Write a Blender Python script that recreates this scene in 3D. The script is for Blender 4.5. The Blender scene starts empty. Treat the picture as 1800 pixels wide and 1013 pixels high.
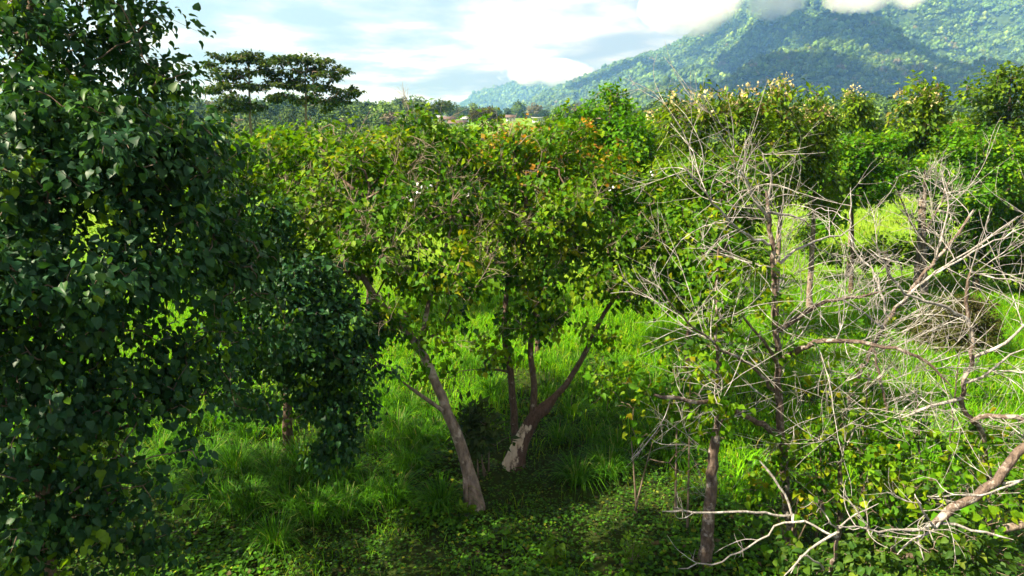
import bpy, math, random
import numpy as np
from mathutils import Vector, Matrix, noise

scene = bpy.context.scene
COL = scene.collection
R = math.radians

# ------------------------------------------------------------------ camera
CAM_H = 7.5
PITCH = R(13.6)
FPX = 1200.0                      # focal length in photo pixels (1800 wide)
cam_d = bpy.data.cameras.new('camera')
cam = bpy.data.objects.new('camera', cam_d)
COL.objects.link(cam)
cam.location = (0, 0, CAM_H)
cam.rotation_euler = (R(90) - PITCH, 0, 0)
cam_d.sensor_width = 36.0
cam_d.lens = 36.0 * FPX / 1800.0
cam_d.clip_start = 0.1
cam_d.clip_end = 20000
scene.camera = cam

# ------------------------------------------------------------------ sun, sky, exposure
SUN_AZ = R(108)                   # degrees to the left of the view direction
SUN_EL = R(44)
sd = Vector((-math.sin(SUN_AZ) * math.cos(SUN_EL), math.cos(SUN_AZ) * math.cos(SUN_EL), math.sin(SUN_EL)))
sun_d = bpy.data.lights.new('sun', 'SUN')
sun_d.energy = 5.0
sun_d.angle = R(0.5)
sun_d.color = (1.0, 0.93, 0.78)
sun = bpy.data.objects.new('sun', sun_d)
COL.objects.link(sun)
sun.location = (-40, 10, 60)
sun.rotation_euler = sd.to_track_quat('Z', 'Y').to_euler()

scene.view_settings.view_transform = 'Standard'
scene.view_settings.look = 'None'
scene.view_settings.gamma = 1.0
scene.view_settings.use_curve_mapping = False
scene.view_settings.exposure = 1.72
scene.cycles.use_denoising = True
scene.cycles.max_bounces = 6
scene.cycles.volume_bounces = 4
scene.cycles.diffuse_bounces = 3
scene.cycles.transmission_bounces = 4
scene.cycles.transparent_max_bounces = 8
scene.cycles.caustics_reflective = False
scene.cycles.caustics_refractive = False


def nn(nt, t, **kw):
    n = nt.nodes.new(t)
    for k, v in kw.items():
        if k.startswith('i_'):
            n.inputs[k[2:].replace('_', ' ')].default_value = v
        else:
            setattr(n, k, v)
    return n


def ramp(nt, stops, fac=None):
    n = nt.nodes.new('ShaderNodeValToRGB')
    els = n.color_ramp.elements
    while len(els) < len(stops):
        els.new(0.5)
    for e, (p, c) in zip(els, stops):
        e.position = p
        e.color = (*c, 1) if len(c) == 3 else c
    if fac is not None:
        nt.links.new(fac, n.inputs['Fac'])
    return n


def math_node(nt, op, a, b=None, clamp=False):
    n = nt.nodes.new('ShaderNodeMath')
    n.operation = op
    n.use_clamp = clamp
    for i, v in enumerate((a, b)):
        if v is None:
            continue
        if isinstance(v, (int, float)):
            n.inputs[i].default_value = v
        else:
            nt.links.new(v, n.inputs[i])
    return n.outputs[0]


world = bpy.data.worlds.new('World')
scene.world = world
world.use_nodes = True
nt = world.node_tree
nt.nodes.clear()
L = nt.links.new
out = nn(nt, 'ShaderNodeOutputWorld')
bg = nn(nt, 'ShaderNodeBackground')
bg.inputs['Strength'].default_value = 0.054
sky = nn(nt, 'ShaderNodeTexSky', sky_type='NISHITA')
sky.sun_disc = False
sky.sun_elevation = SUN_EL
sky.sun_rotation = -SUN_AZ
tc = nn(nt, 'ShaderNodeTexCoord')
sep = nn(nt, 'ShaderNodeSeparateXYZ')
L(tc.outputs['Generated'], sep.inputs[0])
zz = math_node(nt, 'ADD', math_node(nt, 'MAXIMUM', sep.outputs[2], 0.0), 0.16)
cx = math_node(nt, 'DIVIDE', sep.outputs[0], zz)
cy = math_node(nt, 'DIVIDE', sep.outputs[1], zz)
cmb = nn(nt, 'ShaderNodeCombineXYZ')
L(cx, cmb.inputs[0]); L(cy, cmb.inputs[1])
cmb.inputs[2].default_value = 3.7
n1 = nn(nt, 'ShaderNodeTexNoise', i_Scale=0.9, i_Detail=7.0, i_Roughness=0.52)
n2 = nn(nt, 'ShaderNodeTexNoise', i_Scale=1.9, i_Detail=7.0, i_Roughness=0.55)
L(cmb.outputs[0], n1.inputs['Vector'])
off = nn(nt, 'ShaderNodeVectorMath', operation='ADD')
off.inputs[1].default_value = (11.3, 4.1, 2.0)
L(cmb.outputs[0], off.inputs[0])
L(off.outputs[0], n2.inputs['Vector'])
cover = ramp(nt, [(0.24, (.8, .8, .8)), (0.40, (1, 1, 1))], n1.outputs['Fac'])
tone = ramp(nt, [(0.41, (2.2, 2.15, 2.25)), (0.49, (3.3, 3.1, 3.0)), (0.57, (5.6, 5.2, 4.9))], n2.outputs['Fac'])
mixs = nn(nt, 'ShaderNodeMixRGB')
L(cover.outputs[0], mixs.inputs['Fac'])
L(sky.outputs[0], mixs.inputs['Color1'])
L(tone.outputs[0], mixs.inputs['Color2'])
L(mixs.outputs[0], bg.inputs['Color'])
L(bg.outputs[0], out.inputs['Surface'])

# ------------------------------------------------------------------ helpers
CP, SP = math.cos(PITCH), math.sin(PITCH)


def P(px, py, Y):
    """world point that stands Y metres ahead of the camera on the line of sight of a photo pixel"""
    a = (px - 900.0) / FPX
    b = -(py - 506.5) / FPX
    dy = CP + b * SP
    dz = -SP + b * CP
    t = Y / dy
    return np.array([a * t, Y, CAM_H + dz * t])


def G(px, py):
    """point of the flat ground seen at a photo pixel"""
    a = (px - 900.0) / FPX
    b = -(py - 506.5) / FPX
    dy = CP + b * SP
    dz = -SP + b * CP
    t = -CAM_H / dz
    return np.array([a * t, dy * t, 0.0])


def project(p):
    q = p - np.array([0, 0, CAM_H])
    depth = q[:, 1] * CP - q[:, 2] * SP
    up = q[:, 1] * SP + q[:, 2] * CP
    depth = np.maximum(depth, 0.01)
    return 900 + FPX * q[:, 0] / depth, 506.5 - FPX * up / depth, depth


def new_mesh(name, V, faces, smooth=False, cols=None):
    """faces: list of (M,k) int arrays"""
    V = np.asarray(V, dtype=np.float32)
    me = bpy.data.meshes.new(name)
    me.vertices.add(len(V))
    me.vertices.foreach_set('co', V.ravel())
    tot = [np.full(len(f), f.shape[1], dtype=np.int32) for f in faces if len(f)]
    idx = [np.asarray(f, dtype=np.int32).ravel() for f in faces if len(f)]
    if tot:
        tot = np.concatenate(tot)
        idx = np.concatenate(idx)
        me.loops.add(len(idx))
        me.loops.foreach_set('vertex_index', idx)
        me.polygons.add(len(tot))
        start = np.concatenate([[0], np.cumsum(tot)[:-1]]).astype(np.int32)
        me.polygons.foreach_set('loop_start', start)
        me.polygons.foreach_set('loop_total', tot)
        if smooth:
            me.polygons.foreach_set('use_smooth', np.ones(len(tot), dtype=bool))
    if cols is not None:
        at = me.color_attributes.new('tint', 'FLOAT_COLOR', 'POINT')
        c4 = np.ones((len(V), 4), dtype=np.float32)
        c4[:, :3] = cols
        at.data.foreach_set('color', c4.ravel())
    me.update(calc_edges=True)
    me.validate()
    return me


def link(name, data, parent=None, mat=None):
    o = bpy.data.objects.new(name, data)
    COL.objects.link(o)
    if parent is not None:
        o.parent = parent
    if mat is not None and data is not None and len(data.materials) == 0:
        data.materials.append(mat)
    return o


def tag(o, label=None, cat=None, group=None, kind=None):
    if label:
        o['label'] = label
    if cat:
        o['category'] = cat
    if group:
        o['group'] = group
    if kind:
        o['kind'] = kind
    return o


def root(name, loc, label, cat, group=None):
    o = bpy.data.objects.new(name, None)
    o.empty_display_size = 0.2
    COL.objects.link(o)
    o.location = tuple(float(v) for v in loc)
    return tag(o, label, cat, group)


def unit(v):
    return v / np.maximum(np.linalg.norm(v, axis=-1, keepdims=True), 1e-9)


# ------------------------------------------------------------------ materials
def make_leaf_mat(name, trans=0.45, rough=0.5, spec=0.14, tcol=(1.3, 1.2, 0.3)):
    m = bpy.data.materials.new(name)
    m.use_nodes = True
    nt = m.node_tree
    nt.nodes.clear()
    L = nt.links.new
    out = nn(nt, 'ShaderNodeOutputMaterial')
    at = nn(nt, 'ShaderNodeAttribute', attribute_name='tint')
    geo = nn(nt, 'ShaderNodeTexCoord')
    noi = nn(nt, 'ShaderNodeTexNoise', i_Scale=9.0, i_Detail=3.0)
    L(geo.outputs['Object'], noi.inputs['Vector'])
    rp = ramp(nt, [(0.3, (0.72, 0.74, 0.7)), (0.7, (1.2, 1.18, 1.15))], noi.outputs['Fac'])
    mul = nn(nt, 'ShaderNodeMixRGB', blend_type='MULTIPLY')
    mul.inputs['Fac'].default_value = 1.0
    L(at.outputs['Color'], mul.inputs['Color1'])
    L(rp.outputs[0], mul.inputs['Color2'])
    pb = nn(nt, 'ShaderNodeBsdfPrincipled')
    pb.inputs['Roughness'].default_value = rough
    pb.inputs['Specular IOR Level'].default_value = spec
    L(mul.outputs[0], pb.inputs['Base Color'])
    tm = nn(nt, 'ShaderNodeMixRGB', blend_type='MULTIPLY')
    tm.inputs['Fac'].default_value = 1.0
    L(mul.outputs[0], tm.inputs['Color1'])
    tm.inputs['Color2'].default_value = (*tcol, 1)
    tr = nn(nt, 'ShaderNodeBsdfTranslucent')
    L(tm.outputs[0], tr.inputs['Color'])
    mx = nn(nt, 'ShaderNodeMixShader')
    mx.inputs['Fac'].default_value = trans
    L(pb.outputs[0], mx.inputs[1]); L(tr.outputs[0], mx.inputs[2])
    L(mx.outputs[0], out.inputs['Surface'])
    return m


def make_bark(name, c0, c1, c2, scale=6.0, lichen=0.62):
    m = bpy.data.materials.new(name)
    m.use_nodes = True
    nt = m.node_tree
    L = nt.links.new
    pb = nt.nodes['Principled BSDF']
    pb.inputs['Roughness'].default_value = 0.85
    pb.inputs['Specular IOR Level'].default_value = 0.2
    tc = nn(nt, 'ShaderNodeTexCoord')
    mp = nn(nt, 'ShaderNodeMapping')
    mp.inputs['Scale'].default_value = (1, 1, 0.35)
    L(tc.outputs['Object'], mp.inputs['Vector'])
    n1 = nn(nt, 'ShaderNodeTexNoise', i_Scale=scale * 4, i_Detail=6.0, i_Roughness=0.65)
    n2 = nn(nt, 'ShaderNodeTexNoise', i_Scale=scale, i_Detail=4.0, i_Roughness=0.6)
    L(mp.outputs[0], n1.inputs['Vector'])
    L(tc.outputs['Object'], n2.inputs['Vector'])
    r1 = ramp(nt, [(0.3, c0), (0.7, c1)], n1.outputs['Fac'])
    r2 = ramp(nt, [(lichen, (0, 0, 0)), (lichen + 0.08, (1, 1, 1))], n2.outputs['Fac'])
    mx = nn(nt, 'ShaderNodeMixRGB')
    L(r2.outputs[0], mx.inputs['Fac'])
    L(r1.outputs[0], mx.inputs['Color1'])
    mx.inputs['Color2'].default_value = (*c2, 1)
    L(mx.outputs[0], pb.inputs['Base Color'])
    bp = nn(nt, 'ShaderNodeBump')
    bp.inputs['Strength'].default_value = 0.9
    bp.inputs['Distance'].default_value = 0.045
    L(n1.outputs['Fac'], bp.inputs['Height'])
    L(bp.outputs[0], pb.inputs['Normal'])
    return m


def make_plain(name, col, rough=0.8, var=0.15, scale=3.0):
    m = bpy.data.materials.new(name)
    m.use_nodes = True
    nt = m.node_tree
    L = nt.links.new
    pb = nt.nodes['Principled BSDF']
    pb.inputs['Roughness'].default_value = rough
    tc = nn(nt, 'ShaderNodeTexCoord')
    n1 = nn(nt, 'ShaderNodeTexNoise', i_Scale=scale, i_Detail=5.0)
    L(tc.outputs['Object'], n1.inputs['Vector'])
    c = np.array(col)
    r1 = ramp(nt, [(0.3, tuple(c * (1 - var))), (0.7, tuple(np.minimum(c * (1 + var), 1)))], n1.outputs['Fac'])
    L(r1.outputs[0], pb.inputs['Base Color'])
    return m


M_LEAF = make_leaf_mat('leaf')
M_DARKLEAF = make_leaf_mat('dark_leaf', trans=0.3, rough=0.45, spec=0.2, tcol=(1.3, 1.2, 0.3))
M_GRASS = make_leaf_mat('grass_blade', trans=0.5, rough=0.5, spec=0.15, tcol=(1.25, 1.2, 0.3))
M_COVER = make_leaf_mat('cover_leaf', trans=0.3, rough=0.55, spec=0.2)
M_FLOWER = make_leaf_mat('flower', trans=0.3, rough=0.7, spec=0.1, tcol=(1.1, 1.0, 0.7))
M_BARK = make_bark('brown_bark', (0.05, 0.032, 0.022), (0.17, 0.12, 0.085), (0.34, 0.29, 0.23))
M_PALEBARK = make_bark('pale_bark', (0.07, 0.05, 0.04), (0.36, 0.28, 0.22), (0.46, 0.39, 0.32), scale=3, lichen=.58)
M_DEADBARK = make_bark('dead_bark', (0.045, 0.03, 0.024), (0.23, 0.17, 0.135), (0.40, 0.35, 0.31), scale=5, lichen=0.54)
M_DEADTWIG = make_bark('dead_wood', (0.19, 0.165, 0.145), (0.50, 0.47, 0.435), (0.62, 0.59, 0.56), scale=7, lichen=0.54)
M_DRYTWIG = make_bark('dry_twig_bark', (0.2, 0.15, 0.11), (0.42, 0.34, 0.26), (0.5, 0.42, 0.34), scale=5)
M_TWIG = make_bark('twig_bark', (0.12, 0.085, 0.06), (0.30, 0.23, 0.17), (0.4, 0.33, 0.26), scale=5)


def make_peeled():
    """brown bark with a stripped patch of cream wood on the lower trunk, the patch has a ragged edge of its own"""
    m = make_bark('peeled_bark', (0.05, 0.03, 0.02), (0.16, 0.1, 0.075), (0.3, 0.24, 0.19))
    nt = m.node_tree
    L = nt.links.new
    pb = nt.nodes['Principled BSDF']
    old = pb.inputs['Base Color'].links[0].from_socket
    tc = nn(nt, 'ShaderNodeTexCoord')
    sp = nn(nt, 'ShaderNodeSeparateXYZ')
    L(tc.outputs['Object'], sp.inputs[0])
    no = nn(nt, 'ShaderNodeTexNoise', i_Scale=9.0, i_Detail=9.0, i_Roughness=0.72)
    mpp = nn(nt, 'ShaderNodeMapping')
    mpp.inputs['Scale'].default_value = (1, 1, .4)
    L(tc.outputs['Object'], mpp.inputs['Vector'])
    L(mpp.outputs[0], no.inputs['Vector'])
    # stripped where 0.15 < z < 0.95 on the side towards -x/-y
    side = math_node(nt, 'ADD', math_node(nt, 'MULTIPLY', sp.outputs[0], -2.2), math_node(nt, 'MULTIPLY', sp.outputs[1], -1.6))
    zt = math_node(nt, 'MULTIPLY', sp.outputs[2], 0.95)
    v = math_node(nt, 'ADD', side, zt)
    v = math_node(nt, 'ADD', v, math_node(nt, 'MULTIPLY', math_node(nt, 'SUBTRACT', no.outputs['Fac'], 0.5), 1.6))
    lim = math_node(nt, 'SUBTRACT', 1.25, math_node(nt, 'MULTIPLY', sp.outputs[2], 1.05))
    msk = math_node(nt, 'MULTIPLY', math_node(nt, 'SUBTRACT', v, 0.38), 7.0, clamp=True)
    msk2 = math_node(nt, 'GREATER_THAN', math_node(nt, 'ADD', lim, math_node(nt, 'MULTIPLY', no.outputs['Fac'], 0.3)), 0.35)
    fac = math_node(nt, 'MULTIPLY', msk, msk2)
    mx = nn(nt, 'ShaderNodeMixRGB')
    L(fac, mx.inputs['Fac'])
    L(old, mx.inputs['Color1'])
    cream = ramp(nt, [(.3, (.34, .25, .17)), (.5, (.62, .5, .37)), (.7, (.72, .62, .48))], no.outputs['Fac'])
    L(cream.outputs[0], mx.inputs['Color2'])
    L(mx.outputs[0], pb.inputs['Base Color'])
    return m


M_PEELED = make_peeled()


# ------------------------------------------------------------------ terrain
def smooth01(t):
    t = np.clip(t, 0, 1)
    return t * t * (3 - 2 * t)


def gz(x, y):
    """ground height"""
    x = np.asarray(x, dtype=float)
    y = np.asarray(y, dtype=float)
    near = 0.07 * np.sin(x * 0.9 + 0.4 * y) + 0.06 * np.sin(y * 1.3 - 0.5 * x + 1.0) + 0.03 * np.sin(2.7 * x + 1.9 * y)
    far = smooth01((y - 90) / 330) * 9.6 + smooth01((y - 60) / 200) * 1.2 * np.sin(x * 0.021 + 0.7) * np.cos(y * 0.013)
    far = far - smooth01((y - 480) / 300) * 3.0
    return near * (1 - smooth01((y - 80) / 60)) + far


def grid_mesh(name, xs, ys, zf, smooth=True):
    X, Y = np.meshgrid(xs, ys)
    Z = zf(X, Y)
    V = np.stack([X.ravel(), Y.ravel(), Z.ravel()], 1)
    nx, ny = len(xs), len(ys)
    i = np.arange(nx - 1)[None, :] + nx * np.arange(ny - 1)[:, None]
    i = i.ravel()
    F = np.stack([i, i + 1, i + nx + 1, i + nx], 1)
    return new_mesh(name, V, [F], smooth)


def ground_material():
    m = bpy.data.materials.new('ground')
    m.use_nodes = True
    nt = m.node_tree
    L = nt.links.new
    pb = nt.nodes['Principled BSDF']
    pb.inputs['Roughness'].default_value = 0.95
    pb.inputs['Specular IOR Level'].default_value = 0.1
    tc = nn(nt, 'ShaderNodeTexCoord')
    a = nn(nt, 'ShaderNodeTexNoise', i_Scale=0.8, i_Detail=8.0, i_Roughness=0.7)
    b = nn(nt, 'ShaderNodeTexNoise', i_Scale=0.045, i_Detail=4.0)
    L(tc.outputs['Object'], a.inputs['Vector']); L(tc.outputs['Object'], b.inputs['Vector'])
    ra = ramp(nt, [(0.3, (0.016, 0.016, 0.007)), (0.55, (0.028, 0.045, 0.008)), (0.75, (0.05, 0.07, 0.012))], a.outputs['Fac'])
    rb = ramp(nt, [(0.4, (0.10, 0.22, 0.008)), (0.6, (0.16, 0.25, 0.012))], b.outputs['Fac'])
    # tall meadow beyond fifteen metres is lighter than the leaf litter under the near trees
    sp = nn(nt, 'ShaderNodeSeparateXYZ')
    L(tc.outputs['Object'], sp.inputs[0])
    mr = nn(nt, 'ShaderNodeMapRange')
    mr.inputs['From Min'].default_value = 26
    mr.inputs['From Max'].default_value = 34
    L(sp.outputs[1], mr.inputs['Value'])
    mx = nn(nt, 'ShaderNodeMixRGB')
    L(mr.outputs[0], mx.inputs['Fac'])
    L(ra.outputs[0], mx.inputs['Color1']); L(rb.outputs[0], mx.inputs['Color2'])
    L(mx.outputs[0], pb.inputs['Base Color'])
    bp = nn(nt, 'ShaderNodeBump')
    bp.inputs['Strength'].default_value = 0.8
    bp.inputs['Distance'].default_value = 0.08
    L(a.outputs['Fac'], bp.inputs['Height']); L(bp.outputs[0], pb.inputs['Normal'])
    return m


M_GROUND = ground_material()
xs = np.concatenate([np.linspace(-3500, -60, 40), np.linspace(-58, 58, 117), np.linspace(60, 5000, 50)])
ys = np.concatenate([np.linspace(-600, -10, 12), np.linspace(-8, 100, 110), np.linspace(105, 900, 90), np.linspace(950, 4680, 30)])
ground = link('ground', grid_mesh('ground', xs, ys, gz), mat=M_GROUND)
tag(ground, kind='structure')

# mountain: skyline of the ridge read at 2600 m, spurs run down towards the camera
SKY_PTS = [(840, 214), (870, 206), (900, 188), (950, 163), (1000, 141), (1050, 122), (1100, 103), (1150, 87), (1200, 66), (1250, 36), (1300, 8),
           (1360, -14), (1450, -26), (1600, -40), (1800, -75), (2000, -95), (2300, -100)]
RX = np.array([P(a, b, 2600)[0] for a, b in SKY_PTS])
RZ = np.array([P(a, b, 2600)[2] for a, b in SKY_PTS]) - 15


def fbm2(X, Y, s, oct=4, seed=0.0, ridged=False):
    sh = X.shape
    out_ = np.empty(X.size)
    xf, yf = X.ravel() * s, Y.ravel() * s
    for i in range(X.size):
        v, amp, fr = 0.0, 1.0, 1.0
        for k in range(oct):
            n = noise.noise((xf[i] * fr, yf[i] * fr, seed + k * 7.1))
            v += amp * ((1 - abs(n) * 2) if ridged else n)
            amp *= 0.5
            fr *= 2.03
        out_[i] = v
    return out_.reshape(sh)


def mountain_z(X, Y):
    H = np.interp(X, RX, RZ, left=-5)
    H = np.where(X < RX[0], 4 - (RX[0] - X) * 0.3, H)
    t = np.clip((Y - 1150) / 1450.0, 0, 1)
    back = np.clip((Y - 2600) / 1200.0, 0, 1)
    prof = np.where(Y <= 2600, t ** 1.35, 1 - 0.5 * back ** 1.2)
    rid = fbm2(X + 0.25 * Y, Y * 0.42, 1 / 420.0, 4, 3.0, ridged=True)     # spurs elongated down-slope
    Z = H * prof + (rid - 0.95) * 210 * np.clip(H / 340.0, 0, 1) ** 1.6 * np.sin(np.pi * np.clip((Y - 1000) / 1650.0, 0, 1)) ** 0.9
    # two big spurs: one in the middle, one at the right, with a valley between
    for cxp, tw, hh in ((1470, 110, 55), (1850, 190, 110), (1300, 80, 26)):
        cxm = np.array([P(cxp, 60, y_)[0] for y_ in (1200, 2600)])
        c = np.interp(Y, [1200, 2600], [cxm[0] * 1.12, cxm[1]])
        Z = Z + hh * np.exp(-((X - c) / (tw * Y / 1900.0)) ** 2) * np.sin(np.pi * np.clip((Y - 1050) / 1600.0, 0, 1)) ** 0.8
    return Z - 6 + np.clip((Y - 1000) / 200, -1, 0) * 12


def forest_floor_mat():
    m = bpy.data.materials.new('forest_floor')
    m.use_nodes = True
    nt = m.node_tree
    pb = nt.nodes['Principled BSDF']
    pb.inputs['Roughness'].default_value = 1.0
    pb.inputs['Specular IOR Level'].default_value = 0.0
    tc = nn(nt, 'ShaderNodeTexCoord')
    a = nn(nt, 'ShaderNodeTexNoise', i_Scale=0.03, i_Detail=6.0)
    nt.links.new(tc.outputs['Object'], a.inputs['Vector'])
    r = ramp(nt, [(0.35, (0.018, 0.035, 0.012)), (0.65, (0.045, 0.075, 0.022))], a.outputs['Fac'])
    nt.links.new(r.outputs[0], pb.inputs['Base Color'])
    return m


M_FLOOR = forest_floor_mat()
mxs = np.linspace(-150, 3300, 150)
mys = np.linspace(1000, 3700, 110)
MX, MY = np.meshgrid(mxs, mys)
MZ = mountain_z(MX, MY)
mountain = link('mountain', grid_mesh('mountain', mxs, mys, lambda a, b: MZ), mat=M_FLOOR)
tag(mountain, kind='structure')


def bilerp(xs, ys, Zg, x, y):
    fx = np.clip((x - xs[0]) / (xs[1] - xs[0]), 0, len(xs) - 1.001)
    fy = np.clip((y - ys[0]) / (ys[1] - ys[0]), 0, len(ys) - 1.001)
    i, j = fx.astype(int), fy.astype(int)
    u, v = fx - i, fy - j
    return (Zg[j, i] * (1 - u) * (1 - v) + Zg[j, i + 1] * u * (1 - v) + Zg[j + 1, i] * (1 - u) * v + Zg[j + 1, i + 1] * u * v)


# green foothill in front of the mountain
FH = P(1480, 100, 1250)
def foothill_z(X, Y):
    d = np.exp(-(((X - FH[0]) / 210.0) ** 2) - ((Y - 1260) / 170.0) ** 2)
    e = np.exp(-(((X - FH[0] - 330) / 260.0) ** 2) - ((Y - 1180) / 150.0) ** 2)
    f = np.exp(-(((X - FH[0] + 300) / 240.0) ** 2) - ((Y - 1230) / 150.0) ** 2)
    n_ = 9 * np.sin(X * 0.021 + Y * 0.008) + 6 * np.sin(X * 0.047 - Y * 0.02)
    return (FH[2] - 14) * d + 62 * e + 42 * f + n_ * np.clip(d + e + f, 0, 1) + 4 - 10 * (1 - np.clip((d + e + f) * 5, 0, 1))


hxs = np.linspace(50, 1500, 90)
hys = np.linspace(820, 1620, 60)
HX, HY = np.meshgrid(hxs, hys)
HZ = foothill_z(HX, HY)
foothill = link('foothill', grid_mesh('foothill', hxs, hys, lambda a, b: HZ), mat=M_FLOOR)
tag(foothill, kind='structure')

# far ridge on the left, its top in cloud
FR = [(760, 214), (800, 196), (830, 172), (860, 154), (890, 148), (930, 142), (980, 138), (1040, 150), (1100, 190)]
FX = np.array([P(a, b, 3900)[0] for a, b in FR])
FZ = np.array([P(a, b, 3900)[2] for a, b in FR])
def far_ridge_z(X, Y):
    H = np.interp(X, FX, FZ, left=-20, right=0)
    prof = np.where(Y < 3900, np.clip((Y - 3150) / 750.0, 0, 1) ** 1.2, 1 - np.clip((Y - 3900) / 900.0, 0, 1) * 0.5)
    return H * prof - 12 + 10 * np.sin(X * 0.018) * prof
rxs = np.linspace(-700, 800, 70)
rys = np.linspace(3100, 4600, 50)
RXg, RYg = np.meshgrid(rxs, rys)
RZg = far_ridge_z(RXg, RYg)
far_ridge = link('far_ridge', grid_mesh('far_ridge', rxs, rys, lambda a, b: RZg), mat=M_FLOOR)
tag(far_ridge, kind='structure')


# ------------------------------------------------------------------ tubes and leaves
def tube_arrays(chains, sides, rng, rough=0.0):
    """chains: list of (pts (n,3), radii (n,)) -> V, quads"""
    VV, FF = [], []
    base = 0
    ang = np.linspace(0, 2 * math.pi, sides, endpoint=False)
    ca, sa = np.cos(ang), np.sin(ang)
    for pts, rad in chains:
        n = len(pts)
        if n < 2:
            continue
        tg = np.empty_like(pts)
        tg[1:-1] = pts[2:] - pts[:-2]
        tg[0] = pts[1] - pts[0]
        tg[-1] = pts[-1] - pts[-2]
        tg = unit(tg)
        ref = np.array([0.31, 0.77, 0.55])
        if abs(np.dot(tg[0], ref)) > 0.93:
            ref = np.array([0.9, -0.2, 0.3])
        u = unit(np.cross(tg, ref))
        w = np.cross(tg, u)
        rr = rad[:, None] * (1 + (rng.uniform(-rough, rough, (n, sides)) if rough else 0))
        ring = pts[:, None, :] + rr[:, :, None] * (u[:, None, :] * ca[None, :, None] + w[:, None, :] * sa[None, :, None])
        VV.append(ring.reshape(-1, 3))
        i = (np.arange(n - 1)[:, None] * sides + np.arange(sides)[None, :])
        j = (np.arange(n - 1)[:, None] * sides + (np.arange(sides)[None, :] + 1) % sides)
        q = np.stack([i, j, j + sides, i + sides], 2).reshape(-1, 4) + base
        FF.append(q)
        base += n * sides
        # close the tip
    if not VV:
        return np.zeros((0, 3)), np.zeros((0, 4), int)
    return np.concatenate(VV), np.concatenate(FF)


# leaf templates: x across, y along, z normal
T_HEART = (np.array([(0, 0, 0), (-0.30, -0.06, 0.05), (-0.45, 0.22, 0.09), (-0.30, 0.62, 0.05), (0, 1.02, -0.14), (0.30, 0.62, 0.05),
                     (0.45, 0.22, 0.09), (0.30, -0.06, 0.05), (0, 0.40, 0.0)], float),
           np.array([(0, 8, 1), (1, 8, 2), (2, 8, 3), (3, 8, 4), (4, 8, 5), (5, 8, 6), (6, 8, 7), (7, 8, 0)])[:, ::-1])
T_HEART_B = (T_HEART[0] * np.array([.86, 1, 1]) + np.array([(0, 0, 0), (0, 0, .13), (0, 0, .16), (0, 0, .10), (.05, -.06, -.30), (0, 0, .10), (0, 0, .16), (0, 0, .13), (0, 0, -.03)]), T_HEART[1])
T_HEART_C = (T_HEART[0] * np.array([1.08, .92, 1]) + np.array([(0, 0, 0), (.03, .02, -.05), (.04, 0, -.14), (.02, 0, -.10), (-.10, 0, -.05), (0, 0, .08), (0, .05, .12), (0, 0, .03), (0, 0, .04)]), T_HEART[1])
T_KITE = (np.array([(0, 0, 0), (-0.40, 0.34, 0.10), (0, 1.0, -0.08), (0.40, 0.34, 0.10)], float),
          np.array([(0, 3, 2), (0, 2, 1)]))
T_LONG = (np.array([(0, 0, 0), (-0.24, 0.4, 0.07), (0, 1.0, -0.12), (0.24, 0.4, 0.07)], float),
          np.array([(0, 3, 2), (0, 2, 1)]))


def leaf_basis(A, N):
    A = unit(A)
    N = N - A * np.sum(A * N, 1, keepdims=True)
    N = unit(N)
    B = np.cross(A, N)
    return A, N, B


def leaf_arrays(tmpl, pos, A, N, B, S):
    t, f = tmpl
    V = pos[:, None, :] + S[:, None, None] * (t[None, :, 0, None] * B[:, None, :] + t[None, :, 1, None] * A[:, None, :] + t[None, :, 2, None] * N[:, None, :])
    k = len(t)
    F = (f[None, :, :] + (np.arange(len(pos)) * k)[:, None, None]).reshape(-1, 3)
    return V.reshape(-1, 3), F


def pick_cols(n, palette, rng, jit=0.18):
    """palette: list of (weight, (r,g,b))"""
    w = np.array([p[0] for p in palette], float)
    w /= w.sum()
    c = np.array([p[1] for p in palette])
    idx = rng.choice(len(w), n, p=w)
    return c[idx] * (1 + rng.uniform(-jit, jit, (n, 1))) * (1 + rng.uniform(-0.06, 0.06, (n, 3)))


LEAF_CACHE = {}


def leaf_objects(parent, base, tmpl, mat, pos, A, N, B, S, cols, key):
    """the leaves that show largest: one object each, sharing eight meshes"""
    if key not in LEAF_CACHE:
        q = np.argsort(cols.sum(1))
        sel = q[np.linspace(0, len(q) - 1, 8).astype(int)]
        ms = []
        for s in sel:
            me = new_mesh('leaf', tmpl[0], [tmpl[1]], True, np.repeat(cols[s][None], len(tmpl[0]), 0))
            me.materials.append(mat)
            ms.append((cols[s], me))
        LEAF_CACHE[key] = ms
    ms = LEAF_CACHE[key]
    mc = np.array([m[0] for m in ms])
    for i in range(len(pos)):
        me = ms[int(np.argmin(((mc - cols[i]) ** 2).sum(1)))][1]
        o = bpy.data.objects.new('leaf', me)
        COL.objects.link(o)
        o.parent = parent
        s = S[i]
        p = pos[i] - base
        o.matrix_local = Matrix(((B[i][0] * s, A[i][0] * s, N[i][0] * s, p[0]), (B[i][1] * s, A[i][1] * s, N[i][1] * s, p[1]),
                                 (B[i][2] * s, A[i][2] * s, N[i][2] * s, p[2]), (0, 0, 0, 1)))


def resample(pts, step):
    pts = np.asarray(pts, float)
    d = np.concatenate([[0], np.cumsum(np.linalg.norm(np.diff(pts, axis=0), axis=1))])
    n = max(2, int(d[-1] / step) + 1)
    t = np.linspace(0, d[-1], n)
    # catmull-like smoothing by interpolating then averaging
    o = np.stack([np.interp(t, d, pts[:, k]) for k in range(3)], 1)
    for _ in range(2):
        o[1:-1] = 0.5 * o[1:-1] + 0.25 * (o[:-2] + o[2:])
    return o


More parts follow.
